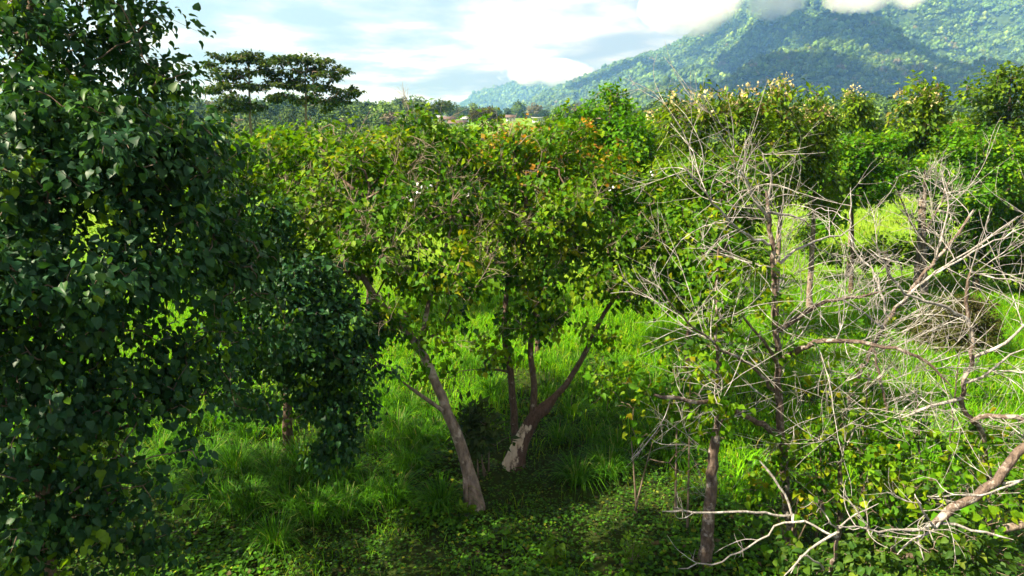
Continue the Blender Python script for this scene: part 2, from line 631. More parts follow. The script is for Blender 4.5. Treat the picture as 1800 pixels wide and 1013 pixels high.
def sample_blobs(blobs, n, rng, gap=0.0, gfreq=1.0, shell=2.0):
    """blobs: (centre, (rx,ry,rz), density)"""
    ex = list(blobs)
    for c, r, d in blobs:                       # satellite lumps break the outline
        for _ in range(4):
            u = unit(rng.normal(size=3) + np.array([0, 0, .25]))
            k = rng.uniform(.28, .5)
            ex.append((c + u * np.array(r) * rng.uniform(.85, 1.12), (r[0] * k, r[1] * k, r[2] * k), d * 1.5))
    blobs = ex
    w = np.array([b[1][0] * b[1][1] * b[1][2] * b[2] for b in blobs])
    w /= w.sum()
    pts = []
    while len(pts) < n:
        b = blobs[rng.choice(len(blobs), p=w)]
        d = unit(rng.normal(size=3))
        r = rng.uniform() ** (1 / (1.6 + .5 * shell))
        p = b[0] + d * r * np.array(b[1])
        if gap and noise.noise((p[0] * gfreq, p[1] * gfreq, p[2] * gfreq + 5.5)) < gap - 0.5 and rng.uniform() < 0.85:
            continue
        pts.append(p)
    return np.array(pts)


class Skeleton:
    def __init__(self):
        self.pos, self.par, self.rad, self.plen, self.trunk = [], [], [], [], []

    def add(self, p, par, trunk=-1):
        self.pos.append(np.asarray(p, float))
        self.par.append(par)
        self.plen.append(0 if par < 0 else self.plen[par] + float(np.linalg.norm(self.pos[par] - self.pos[-1])))
        self.trunk.append(trunk)
        return len(self.pos) - 1


def grow(trunks, attr, rng, step=0.25, wig=0.05, up=0.12, rtip=0.008, expo=0.46, tmin=0.25, lenpen=0.25, kink=0.0):
    """trunks: list of (points, r0, r1, parent trunk index or None). Returns chains with their level."""
    sk = Skeleton()
    fixed = {}
    tr_nodes = []
    for ti, (pts, r0, r1, pt) in enumerate(trunks):
        q = resample(pts, step)
        q[1:-1] += rng.normal(0, wig * 0.35, (len(q) - 2, 3)) * min(1.0, r0 * 6) if kink <= 0 else rng.normal(0, kink, (len(q) - 2, 3))
        par = -1
        if pt is not None:
            cand = tr_nodes[pt]
            dd = [np.linalg.norm(sk.pos[c] - q[0]) for c in cand]
            par = cand[int(np.argmin(dd))]
        ids = []
        for k, p in enumerate(q):
            par = sk.add(p, par, ti)
            fixed[par] = r0 + (r1 - r0) * (k / (len(q) - 1)) ** 0.8
            ids.append(par)
        tr_nodes.append(ids)
    PN = np.array(sk.pos)
    order = np.argsort([np.min(np.linalg.norm(PN - a, axis=1)) for a in attr])
    cap = len(sk.pos) + len(attr) * 40
    buf = np.zeros((cap, 3)); buf[:len(PN)] = PN
    pl = np.zeros(cap); pl[:len(PN)] = sk.plen
    ok = np.ones(cap, bool)
    for ids in tr_nodes:
        n = len(ids)
        for k, i in enumerate(ids):
            ok[i] = k / n >= tmin if sk.trunk[i] >= 0 else True
    tips = []
    for oi in order:
        p = attr[oi]
        n = len(sk.pos)
        d = np.linalg.norm(buf[:n] - p, axis=1)
        cost = d + lenpen * pl[:n] * 0.2 + 0.5 * np.maximum(0, buf[:n, 2] - p[2]) + (~ok[:n]) * 50
        q = int(np.argmin(cost))
        dist = d[q]
        if dist < 0.05:
            tips.append((q, p))
            continue
        a = sk.pos[q]
        pd = a - sk.pos[sk.par[q]] if sk.par[q] >= 0 else np.array([0, 0, 1.0])
        pd = pd / max(np.linalg.norm(pd), 1e-6)
        side = rng.normal(0, 1, 3) * 0.16 * dist
        c = a + pd * 0.3 * dist + (p - a) * 0.25 + np.array([0, 0, up * dist]) + side
        m = max(2, int(dist / step) + 1)
        par = q
        for k in range(1, m + 1):
            t = k / m
            b = (1 - t) ** 2 * a + 2 * t * (1 - t) * c + t * t * p
            if k < m:
                b = b + rng.normal(0, wig, 3) * min(1, dist)
            par = sk.add(b, par)
            buf[par] = b
            pl[par] = sk.plen[par]
        tips.append((par, p))
    n = len(sk.pos)
    cnt = np.zeros(n)
    for q, _ in tips:
        cnt[q] += 1
    for i in range(n - 1, 0, -1):
        if sk.par[i] >= 0:
            cnt[sk.par[i]] += cnt[i]
    rad = rtip * np.maximum(cnt, 1) ** expo
    for i, r in fixed.items():
        rad[i] = r
    for i in range(n):
        p_ = sk.par[i]
        if p_ >= 0 and sk.trunk[i] < 0:
            rad[i] = min(rad[i], rad[p_] * 0.95)
    # chains
    kids = [[] for _ in range(n)]
    for i in range(n):
        if sk.par[i] >= 0:
            kids[sk.par[i]].append(i)
    chains = []
    starts = []
    for i in range(n):
        if sk.par[i] < 0:
            starts.append((i, -1))
    while starts:
        i, par = starts.pop()
        ch = [par] if par >= 0 else []
        cur = i
        tid = sk.trunk[i]
        while True:
            ch.append(cur)
            ks = kids[cur]
            if not ks:
                break
            same = [k for k in ks if sk.trunk[k] == tid] if tid >= 0 else []
            if tid >= 0:
                nx = same[0] if same else None
            else:
                nx = max(ks, key=lambda k: rad[k])
            for k in ks:
                if k != nx:
                    starts.append((k, cur))
            if nx is None:
                break
            cur = nx
        pts = np.array([sk.pos[k] for k in ch])
        rr = np.array([rad[k] for k in ch])
        if par >= 0 and len(rr) > 1:
            rr[0] = min(rr[0], rr[1] * 1.15)
        rr[-1] *= 0.5
        chains.append((pts, rr, tid))
    tipdir = []
    for q, p in tips:
        a = sk.pos[sk.par[q]] if sk.par[q] >= 0 else sk.pos[q] - np.array([0, 0, 1])
        tipdir.append(sk.pos[q] - a)
    return chains, np.array([t[1] for t in tips]), unit(np.array(tipdir) + 1e-6)


def arc_shoot(p, d, length, bend, r0, r1, rng, seg=5):
    """a thin shoot that starts at p along d and bends steadily about one axis"""
    ax = np.cross(d, rng.normal(size=3) + np.array([0, 0, .45]))
    ax = ax / max(np.linalg.norm(ax), 1e-6)
    pts = [p]
    q = d
    for k in range(seg):
        a = bend / seg
        q = q * math.cos(a) + np.cross(ax, q) * math.sin(a) + rng.normal(0, .065, 3)
        q = q / np.linalg.norm(q)
        pts.append(pts[-1] + q * length / seg)
    return np.array(pts), np.linspace(r0, r1, seg + 1)


def shoots(chains, rng, per_m=6.0, length=(.35, 1.1), r0=.011, sub=(3, 6), sub2=(1, 4), upw=.06, start=.15, down=.0):
    """bare shoots of three orders along the given limbs"""
    l1, l23 = [], []
    for pts, rr, tid in chains:
        sl = np.linalg.norm(np.diff(pts, axis=0), axis=1).sum()
        m = rng.poisson(per_m * sl * (1 - start))
        for _ in range(m):
            t = start + (1 - start) * rng.uniform() ** .8
            i = min(int(t * (len(pts) - 1)), len(pts) - 2)
            tg = pts[i + 1] - pts[i]
            tg = tg / max(np.linalg.norm(tg), 1e-6)
            pr = rng.normal(size=3)
            pr -= tg * pr.dot(tg)
            pr /= np.linalg.norm(pr)
            d = tg * rng.uniform(.2, .9) + pr + np.array([0, 0, upw])
            d /= np.linalg.norm(d)
            ln = rng.uniform(*length)
            ra = min(rr[i] * .6, r0 * rng.uniform(.6, 1.15))
            c1 = arc_shoot(pts[i], d, ln, rng.uniform(.1, 1.7), ra, ra * .4, rng, 8)
            l1.append(c1)
            for _ in range(rng.integers(*sub)):
                j = rng.integers(1, 6)
                d2 = (c1[0][j + 1] - c1[0][j]); d2 = d2 / np.linalg.norm(d2)
                d2 = d2 * .9 + rng.normal(0, .55, 3); d2 /= np.linalg.norm(d2)
                c2 = arc_shoot(c1[0][j], d2, ln * rng.uniform(.3, .65), rng.uniform(-.4, 1.0), ra * .6, ra * .28, rng, 5)
                l23.append(c2)
                for _ in range(rng.integers(*sub2)):
                    j = rng.integers(1, 4)
                    d3 = (c2[0][j + 1] - c2[0][j]); d3 = d3 / np.linalg.norm(d3)
                    d3 = d3 + rng.normal(0, .6, 3); d3 /= np.linalg.norm(d3)
                    l23.append(arc_shoot(c2[0][j], d3, ln * rng.uniform(.12, .3), rng.uniform(-.4, .9), ra * .38, ra * .2, rng, 3))
    return l1, l23


def shoot_parts(rt, base, l1, l23, rng, mat, nb=60):
    l1 = sorted(l1, key=lambda c: -c[1][0] * np.linalg.norm(c[0][-1] - c[0][0]))
    for c in l1[:nb]:
        V, F = tube_arrays([(c[0] - base, c[1])], 5, rng)
        link('branch', new_mesh('branch', V, [F], True), rt, mat)
    rest = [(c[0] - base, c[1]) for c in l1[nb:] + l23]
    if rest:
        V, F = tube_arrays(rest, 4, rng)
        tag(link('dry_twigs', new_mesh('dry_twigs', V, [F], True), rt, mat), kind='stuff')


def wood_parts(rt, base, chains, rng, m_trunk, m_branch, m_twig, nbranch=30, bmin=0.018, flare=0.0, first='trunk', trough=0.06):
    """trunk objects, the thickest limbs one object each, the remaining twigs as one part"""
    tr = [c for c in chains if c[2] >= 0]
    rest = [c for c in chains if c[2] < 0]
    rest.sort(key=lambda c: -c[1][0] * len(c[0]) ** 0.5)
    for c in tr:
        pts, rr = c[0] - base, c[1].copy()
        nm = first if c[2] == 0 else 'limb'
        if c[2] == 0 and flare:
            rr = rr * (1 + flare * np.exp(-np.arange(len(rr)) * 0.9))
        V, F = tube_arrays([(pts, rr)], 10 if rr[0] > 0.05 else 7, rng, trough)
        link(nm, new_mesh(nm, V, [F], True), rt, m_trunk if (c[2] == 0 or (rr[0] > .036 and m_trunk is not M_PEELED)) else m_branch)
    big = [c for c in rest if c[1][0] >= bmin][:nbranch]
    ids = set(id(c) for c in big)
    for c in big:
        V, F = tube_arrays([(c[0] - base, c[1])], 6, rng, 0.05)
        link('branch', new_mesh('branch', V, [F], True), rt, m_branch)
    small = [(c[0] - base, c[1]) for c in rest if id(c) not in ids]
    if small:
        V, F = tube_arrays(small, 4, rng)
        tag(link('twigs', new_mesh('twigs', V, [F], True), rt, m_twig), kind='stuff')


def foliage(rt, base, tips, tdir, rng, per, spread, size, palette, tmpl, mat, droop=0.7, centre=None, singles=0, key=None, szvar=0.42, flat=0.0, name='foliage'):
    n = len(tips) * per
    c = np.repeat(tips, per, 0)
    td = np.repeat(tdir, per, 0)
    offs = unit(rng.normal(size=(n, 3))) * (rng.uniform(0, 1, (n, 1)) ** 0.5) * spread
    offs[:, 2] *= (1 - flat)
    pos = c + offs - td * rng.uniform(0, spread, (n, 1)) * 0.8
    if centre is None:
        centre = tips.mean(0)
    outw = unit(pos - centre + np.array([0, 0, 0.3]))
    A = unit(offs) * 0.5 + outw * 0.35 + td * 0.2 + rng.normal(0, 0.42, (n, 3))
    A[:, 2] -= droop
    N = outw * 0.5 + np.array([0, 0, 0.8]) + rng.normal(0, 0.48, (n, 3))
    A, N, B = leaf_basis(A, N)
    S = size * (1 + rng.uniform(-szvar, szvar, n))
    ccol = pick_cols(len(tips), palette, rng, 0.12)       # whole sprigs share a hue
    lcol = pick_cols(n, palette, rng, 0.2)
    mixw = (rng.uniform(size=(n, 1)) < 0.82)
    cols = np.where(mixw, np.repeat(ccol, per, 0) * (1 + rng.uniform(-0.2, 0.2, (n, 1))), lcol)
    cols = np.clip(cols, 0.004, 0.9)
    keep = np.ones(n, bool)
    tms = [T_HEART, T_HEART_B, T_HEART_C] if tmpl is T_HEART else [tmpl]
    var = rng.integers(0, len(tms), n)
    if singles:
        px, py, dp = project(pos)
        inside = (px > 0) & (px < 1800) & (py > 0) & (py < 1013)
        sc = np.where(inside, S / dp, 0)
        sel = np.argsort(-sc)[:singles]
        for vi_, tv in enumerate(tms):
            q = sel[var[sel] == vi_]
            if len(q):
                leaf_objects(rt, base, tv, mat, pos[q], A[q], N[q], B[q], S[q], cols[q], (key or rt.name) + str(vi_))
        keep[sel] = False
    VV, FF, CC, k0 = [], [], [], 0
    for vi_, tv in enumerate(tms):
        q = keep & (var == vi_)
        V, F = leaf_arrays(tv, pos[q] - base, A[q], N[q], B[q], S[q])
        VV.append(V); FF.append(F + k0); CC.append(np.repeat(cols[q], len(tv[0]), 0))
        k0 += len(V)
    o = link(name, new_mesh(name, np.concatenate(VV), [np.concatenate(FF)], False, np.concatenate(CC)), rt, mat)
    tag(o, kind='stuff')
    return o


def blobs_px(lst, Yd=None):
    """(px, py, Y, r or (rx,ry,rz)[, density])"""
    out_ = []
    for b in lst:
        px, py, Y, r = b[:4]
        d = b[4] if len(b) > 4 else 1.0
        if not isinstance(r, tuple):
            r = (r, r, r * 0.85)
        out_.append((P(px, py, Y), r, d))
    return out_


def make_tree(name, label, cat, seed, trunks, blobs, n, per, size, palette, spread=0.3, tmpl=T_KITE, mat=None, barks=None, gap=0.25, gfreq=0.9, singles=0,
              step=0.3, wig=0.05, rtip=0.008, nbranch=24, bmin=0.02, droop=0.7, shell=2.0, group=None, flare=0.25, expo=0.46, up=0.12, tmin=0.3, flat=0.0, extra=None, dry=None, kink=0.0):
    rng = np.random.default_rng(seed)
    base = np.array(trunks[0][0][0], float)
    base[2] = float(gz(base[0], base[1])) if base[1] < 800 else base[2]
    t0 = [np.array(p, float) for p in trunks[0][0]]
    t0[0] = base + np.array([0, 0, -0.05])
    trunks = [(t0,) + tuple(trunks[0][1:])] + list(trunks[1:])
    rt = root(name, base, label, cat, group)
    attr = sample_blobs(blobs, n, rng, gap, gfreq, shell)
    attr[:, 2] = np.maximum(attr[:, 2], gz(attr[:, 0], attr[:, 1]) + 0.25)
    chains, tips, tdir = grow(trunks, attr, rng, step, wig, up, rtip, expo, tmin, kink=kink)
    b = barks or (M_BARK, M_BARK, M_TWIG)
    wood_parts(rt, base, chains, rng, b[0], b[1], b[2], nbranch, bmin, flare)
    if per:
        foliage(rt, base, tips, tdir, rng, per, spread, size, palette, tmpl, mat or M_LEAF, droop, singles=singles, flat=flat)
    if extra:
        extra(rt, base, tips, tdir, rng)
    if dry:
        limbs = [c for c in chains if c[2] >= 0] if dry.get('limbs', True) else sorted([c for c in chains if c[2] < 0], key=lambda c: -c[1][0])[:dry.get('n', 60)]
        kw = {k: v for k, v in dry.items() if k not in ('limbs', 'n', 'nb', 'mat')}
        l1, l23 = shoots(limbs, rng, **kw)
        shoot_parts(rt, base, l1, l23, rng, dry.get('mat', M_DEADTWIG), dry.get('nb', 60))
    return rt


# palettes (linear base colours)
PAL_DARK = [(8, (.022, .078, .030)), (5, (.034, .105, .030)), (2.5, (.05, .14, .018)), (1.1, (.13, .26, .01))]
PAL_MID = [(5, (.055, .16, .006)), (5, (.10, .23, .006)), (2.6, (.17, .28, .006)), (.35, (.26, .29, .01)), (1.4, (.022, .078, .01))]
PAL_RUST = [(4, (.07, .15, .01)), (3, (.14, .2, .012)), (2.4, (.38, .19, .02)), (1.6, (.34, .24, .03))]
PAL_LIGHT = [(5, (.07, .22, .004)), (4, (.11, .28, .005)), (2, (.035, .12, .005)), (1.5, (.2, .34, .006))]
PAL_TEAK = [(5, (.085, .18, .008)), (4, (.14, .25, .008)), (2.5, (.22, .33, .01)), (.3, (.24, .21, .03)), (2.5, (.035, .085, .01))]
PAL_OLIVE = [(5, (.06, .14, .008)), (4, (.105, .2, .008)), (2, (.035, .08, .008)), (2.5, (.19, .29, .01))]
PAL_SHRUB = [(5, (.08, .22, .006)), (4, (.14, .28, .006)), (2, (.24, .32, .008)), (.35, (.36, .33, .012)), (3, (.035, .105, .008))]
PAL_GRASS = [(5, (.12, .35, .004)), (4, (.18, .43, .004)), (2, (.28, .46, .006)), (1.5, (.055, .19, .005)), (.5, (.34, .34, .1))]

# ------------------------------------------------------------------ near trees on the left
tA = make_tree('broadleaf_tree', 'big dark heart-leafed tree filling the left edge of the picture', 'tree', 11,
    [([P(95, 1250, 7.6), P(80, 900, 7.6), P(72, 600, 7.6), P(55, 330, 7.7), P(48, 120, 7.8), P(64, -60, 7.9), P(70, -190, 8.0)], 0.12, 0.03, None),
     ([P(75, 700, 7.6), P(190, 560, 7.5), P(320, 480, 7.6), P(420, 470, 7.9)], .05, .02, 0),
     ([P(78, 820, 7.6), P(190, 760, 7.3), P(300, 720, 7.1)], .04, .015, 0),
     ([P(56, 340, 7.7), P(160, 230, 7.5), P(290, 190, 7.6), P(350, 240, 7.7)], .045, .015, 0)],
    blobs_px([(40, 60, 7.8, (1.5, 1.3, 1.1), .5), (200, 95, 8.0, (.9, 1.0, .6), .5), (240, 35, 8.2, (.4, .6, .3), .4), (280, 160, 8.0, (.45, .7, .4), .7),
              (150, 250, 7.0, (1.3, 1.1, .6), 1.2), (350, 275, 7.7, (.5, .8, .42), 1.2), (50, 370, 6.7, (1.2, 1.0, .9), 1.4), (260, 370, 7.0, (.9, .9, .7), 1.4),
              (370, 390, 7.8, (.45, .7, .55), 1.3), (420, 470, 8.0, (.5, .6, .35), 1.2), (320, 460, 7.4, (.6, .6, .35), 1.1), (60, 520, 6.6, (.9, .8, .6), 1.2), (220, 520, 7.0, (.7, .7, .4), .9),
              (430, 540, 9.0, (.5, .5, .4), 1.2), (480, 590, 9.6, (.45, .5, .4), 1.2), (440, 640, 9.4, (.4, .4, .25), .9), (60, 640, 6.6, (.8, .8, .5), 1.1), (270, 600, 7.2, (.9, .6, .4), .8), (400, 570, 7.8, (.5, .5, .35), .9), (340, 540, 7.6, (.5, .5, .3), 1.1), (280, 565, 7.6, (.5, .5, .35), 1.1), (340, 630, 7.8, (.5, .5, .35), 1.1), (270, 670, 7.5, (.5, .5, .3), 1.0), (390, 660, 8.6, (.45, .45, .3), 1.1),
              (70, 750, 6.5, (.8, .7, .5), 1.2), (200, 700, 6.9, (.6, .5, .35), 1.0), (340, 680, 7.3, (.6, .5, .3), .8), (420, 720, 8.2, (.45, .4, .22), .8), (40, 870, 6.4, (.8, .7, .5), 1.3), (190, 830, 6.7, (.6, .6, .4), 1.0),
              (300, 840, 6.9, (.5, .5, .35), .7), (110, 960, 6.5, (.8, .6, .4), 1.2), (260, 950, 6.8, (.6, .5, .35), .9), (10, 1000, 6.2, (.7, .6, .4), 1.0),
              (-250, 250, 7.5, (1.8, 1.8, 1.8), .3), (-250, 650, 7.0, (1.5, 1.5, 1.5), .25), (60, -180, 8.0, (1.6, 1.6, 1.0), .3)]),
    1450, 22, 0.084, PAL_DARK, spread=0.25, tmpl=T_HEART, mat=M_DARKLEAF, gap=0.24, gfreq=1.3, singles=300, rtip=0.005, droop=0.9, tmin=0.12, expo=.42)

tB = make_tree('broadleaf_tree', 'dark leafy tree with drooping lower boughs left of the leaning trunk', 'tree', 12,
    [([P(500, 755, 14.2), P(506, 700, 14.1), P(503, 620, 13.8), P(490, 520, 13.2), P(450, 420, 12.6)], 0.13, 0.03, None),
     ([P(504, 640, 13.9), P(560, 560, 12.6), P(620, 590, 11.8), P(665, 640, 11.2)], 0.05, 0.02, 0),
     ([P(540, 590, 13.0), P(580, 640, 12.0), P(590, 720, 11.4)], 0.035, 0.012, 1)],
    blobs_px([(430, 400, 12.0, (.8, 1.0, .55), .9), (440, 470, 11.8, (.8, .9, .6), 1.2), (520, 510, 11.6, (.8, .9, .5), 1.3), (440, 555, 11.5, (.6, .8, .35), .8), (560, 560, 11.4, (.7, .8, .45), 1.4),
              (610, 600, 11.3, (.6, .7, .45), 1.5), (640, 640, 11.2, (.5, .6, .35), 1.5), (580, 680, 11.3, (.5, .5, .5), 1.5), (590, 760, 11.2, (.38, .45, .5), 1.7), (670, 655, 11.1, (.4, .4, .22), 1.5), (500, 590, 11.2, (.6, .5, .4), 1.4), (530, 660, 11.2, (.5, .5, .35), 1.3), (470, 640, 11.6, (.5, .5, .22), .9),
              (400, 640, 11.0, (.5, .5, .25), .7), (430, 700, 10.4, (.5, .5, .22), .7), (610, 810, 11.2, (.25, .3, .2), 1.4), (520, 715, 11.2, (.35, .35, .25), 1.0), (455, 735, 10.6, (.35, .35, .2), 1.0), (655, 575, 11.7, (.45, .4, .25), 1.0), (695, 660, 11.0, (.25, .3, .14), 1.2), (640, 725, 11.2, (.28, .3, .3), 1.2), (560, 800, 11.3, (.2, .25, .2), 1.0)]),
    900, 21, 0.088, PAL_DARK, spread=0.25, tmpl=T_HEART, mat=M_DARKLEAF, gap=0.2, gfreq=1.2, singles=300, rtip=0.005, droop=0.9, expo=.42)

# two more of the same kind, unseen, added left of view for foreground shade
for i_, (x_, y_, lab_) in enumerate(((-11.2, 4.2, 'unseen shade tree added outside the left edge, nearer the camera'), (-12.2, 9.6, 'unseen shade tree added outside the left edge, farther from the camera'))):
    make_tree('broadleaf_tree', lab_, 'tree', 15 + i_, [([np.array([x_, y_, 0]), np.array([x_ + .2, y_, 5]), np.array([x_, y_ + .3, 10.5])], .2, .05, None)],
        [(np.array([x_, y_, 9.5]), (3.1, 3.1, 3.6), 1.0), (np.array([x_ + .3, y_ - .3, 6.5]), (2.8, 2.8, 2.6), 1.0), (np.array([x_ - .5, y_ + 1.2, 11.8]), (2.0, 2.0, 1.6), 1.0)],
        330, 13, .2, PAL_DARK, spread=.5, mat=M_DARKLEAF, gap=.15, rtip=.012, step=.5, nbranch=10, bmin=.04)

# ------------------------------------------------------------------ the two trees in the middle
tC = make_tree('leaning_tree', 'tree with a bare grey-brown trunk leaning to the left in the centre', 'tree', 21,
    [([P(836, 880, 12.45), P(822, 815, 12.5), P(795, 745, 12.6), P(765, 670, 12.7), P(742, 612, 12.8), P(700, 565, 12.9), P(640, 500, 13.1), P(622, 455, 13.3), P(632, 420, 13.5), P(650, 330, 13.9)], 0.145, 0.035, None),
     ([P(742, 615, 12.8), P(745, 560, 12.9), P(770, 480, 13.2), P(800, 380, 13.8)], 0.06, 0.025, 0),
     ([P(819, 890, 12.3), P(820, 850, 12.36), P(815, 815, 12.46)], .055, .06, 0),
     ([P(778, 722, 12.6), P(740, 695, 12.3), P(708, 672, 12.1)], 0.045, 0.03, 0),
     ([P(632, 490, 13.1), P(580, 462, 13.3), P(530, 480, 13.4), P(470, 420, 13.8)], 0.05, 0.02, 0)],
    blobs_px([(430, 285, 15.2, (1.0, 1.3, .7)), (530, 270, 15.8, (1.2, 1.4, .65)), (640, 280, 15.4, (1.3, 1.4, .7)), (750, 280, 15.0, (1.1, 1.2, .7)),
              (430, 370, 14.2, (1.0, 1.1, .8)), (550, 380, 13.8, (1.1, 1.2, .85)), (670, 385, 13.5, (1.1, 1.2, .85)), (790, 370, 13.8, (1.1, 1.1, .85)), (480, 440, 13.6, (.9, .9, .5), .9),
              (570, 480, 13.2, (.9, .9, .5), .9), (690, 490, 12.8, (.9, .9, .6), 1.0), (800, 480, 12.9, (.9, .9, .6), 1.0), (720, 575, 12.4, (.6, .6, .35), .7), (820, 575, 12.7, (.7, .6, .4), .8), (640, 560, 12.8, (.6, .6, .3), .6), (750, 640, 12.3, (.35, .35, .22), .6), (738, 206, 15, (.22, .22, .2), 6), (803, 203, 15, (.25, .25, .2), 6), (700, 222, 15.2, (.3, .3, .2), 3)]),
    980, 16, 0.128, PAL_MID, spread=0.30, gap=0.26, gfreq=0.9, singles=300, rtip=0.007, droop=0.75, barks=(M_PALEBARK, M_BARK, M_TWIG), nbranch=30, expo=.42, flare=.55,
    dry=dict(limbs=False, n=140, per_m=1.9, length=(.35, 1.0), r0=.011, nb=30, mat=M_DRYTWIG))

def rusty_tips(rt, base, tips, tdir, rng):
    q = tips[np.argsort(-tips[:, 2])[:330]]
    q = q[(q[:, 0] > -.9) & (rng.uniform(size=len(q)) < .2)]
    foliage(rt, base, q + np.array([0, 0, .12]), np.tile([0, 0, 1.0], (len(q), 1)), rng, 7, .22, .11, PAL_RUST[2:] + [(1, (.2, .2, .02))], T_KITE, M_LEAF, droop=.3, name='young_leaves')


tD = make_tree('forked_tree', 'tree whose stout forked base is stripped to cream wood', 'tree', 22,
    [([P(903, 820, 14.0), P(912, 780, 14.0), P(930, 745, 14.0), P(952, 715, 14.0), P(978, 695, 14.0)], 0.19, 0.13, None),
     ([P(935, 742, 14.0), P(943, 690, 14.05), P(928, 620, 14.2), P(940, 560, 14.3), P(955, 470, 14.6), P(975, 360, 15.2)], 0.085, 0.03, 0),
     ([P(906, 790, 14.1), P(903, 720, 14.2), P(896, 640, 14.3), P(884, 580, 14.4), P(890, 500, 14.6), P(925, 400, 15.0), P(925, 300, 15.4)], 0.095, 0.035, 0),
     ([P(960, 712, 14.0), P(1000, 675, 14.1), P(1032, 615, 14.3), P(1058, 555, 14.5), P(1095, 500, 14.8), P(1110, 420, 15.2)], 0.075, 0.03, 0),
     ([P(898, 655, 14.3), P(865, 645, 14.0), P(830, 650, 13.7)], 0.03, 0.015, 2)],
    blobs_px([(850, 270, 16.4, (1.1, 1.2, .7)), (950, 270, 16.8, (1.2, 1.3, .75)), (1040, 320, 16.0, (1.1, 1.2, .75)), (1120, 345, 15.8, (.9, 1.0, .6)),
              (860, 370, 15.2, (1.1, 1.1, .85)), (960, 380, 15.0, (1.1, 1.1, .85)), (1060, 410, 15.0, (1.0, 1.0, .75)), (1150, 410, 15.4, (.8, .8, .7)),
              (890, 470, 14.4, (.9, .9, .65)), (990, 490, 14.3, (.9, .9, .6)), (1090, 490, 14.6, (.8, .8, .5), .9), (890, 560, 14.0, (.7, .6, .45), .9), (985, 570, 14.0, (.7, .6, .4), .9),
              (1120, 530, 14.2, (.5, .5, .3), .6), (880, 620, 13.7, (.4, .4, .25), .8), (770, 640, 13.5, (.4, .4, .5), .5), (1060, 590, 14.0, (.4, .4, .25), .6)]),
    980, 16, 0.128, PAL_MID, spread=0.30, gap=0.26, gfreq=0.9, singles=300, rtip=0.007, droop=0.75, barks=(M_PEELED, M_BARK, M_TWIG), extra=rusty_tips, nbranch=30, flare=0.45, expo=.42,
    dry=dict(limbs=False, n=120, per_m=1.3, length=(.35, .9), r0=.011, nb=30, mat=M_DRYTWIG))

make_tree('rusty_leafed_tree', 'tree with rusty orange young leaves at its crown behind the forked tree', 'tree', 23,
    [([G(945, 640) * [1, 1, 1], P(945, 480, 20.5), P(950, 330, 20.5), P(945, 250, 20.5)], 0.10, 0.03, None)],
    blobs_px([(870, 262, 20.3, (.9, 1.0, .6)), (945, 268, 20.8, (1.2, 1.2, .6)), (1010, 280, 20.2, (.9, 1.0, .6)), (900, 300, 19.8, (1.2, 1.2, .8)), (960, 340, 19.6, (1.2, 1.2, .9)),
              (860, 205, 20.6, (.4, .4, .35), .6), (990, 225, 20.8, (.45, .45, .35), .6)]),
    420, 16, 0.14, PAL_RUST, spread=0.32, gap=0.25, rtip=0.009)

make_tree('leafy_tree', 'slender dark-trunked leafy tree behind the twisted dead trees', 'tree', 24,
    [([G(1262, 720), P(1262, 640, 14.6), P(1272, 480, 14.6), P(1285, 330, 14.8)], 0.10, 0.03, None)],
    blobs_px([(1215, 420, 14.6, (.7, .8, .8), .8), (1270, 330, 15.4, (1.0, 1.0, .8), .9), (1200, 330, 15.6, (.7, .8, .7), .9), (1250, 510, 14.2, (.8, .8, .7), .7), (1180, 500, 14.4, (.6, .6, .5), .5),
              (1260, 610, 14.0, (.7, .7, .6), .6), (1310, 440, 15, (.6, .6, .5), .5)]),
    380, 15, 0.125, PAL_MID, spread=0.28, gap=0.3, rtip=0.007)


# ------------------------------------------------------------------ background trees
def simple_trunk(px, py_base, Y, py_top, r, lean=0):
    b = P(px, py_base, Y)
    b[2] = float(gz(b[0], b[1]))
    t = P(px + lean, py_top, Y)
    m = b * 0.5 + t * 0.5 + np.array([0.1, 0.05, 0])
    return [([b, m, t], r, r * 0.3, None)]


def panicles(pal, share, size):
    def f(rt, base, tips, tdir, rng):
        cand = np.argsort(-tips[:, 2])[:int(len(tips) * .22)]
        top = tips[rng.choice(cand, max(6, int(len(tips) * share)), replace=False)]
        top = top + np.array([0, 0, size * 1.1])
        foliage(rt, base, top, np.tile([0, 0, 1.0], (len(top), 1)), rng, 22, size, size * 0.42, pal, T_KITE, M_FLOWER, droop=-0.3, name='flower_panicles')
    return f


PAL_FLOWER = [(3, (.52, .43, .2)), (2, (.64, .56, .3)), (1, (.42, .33, .12))]

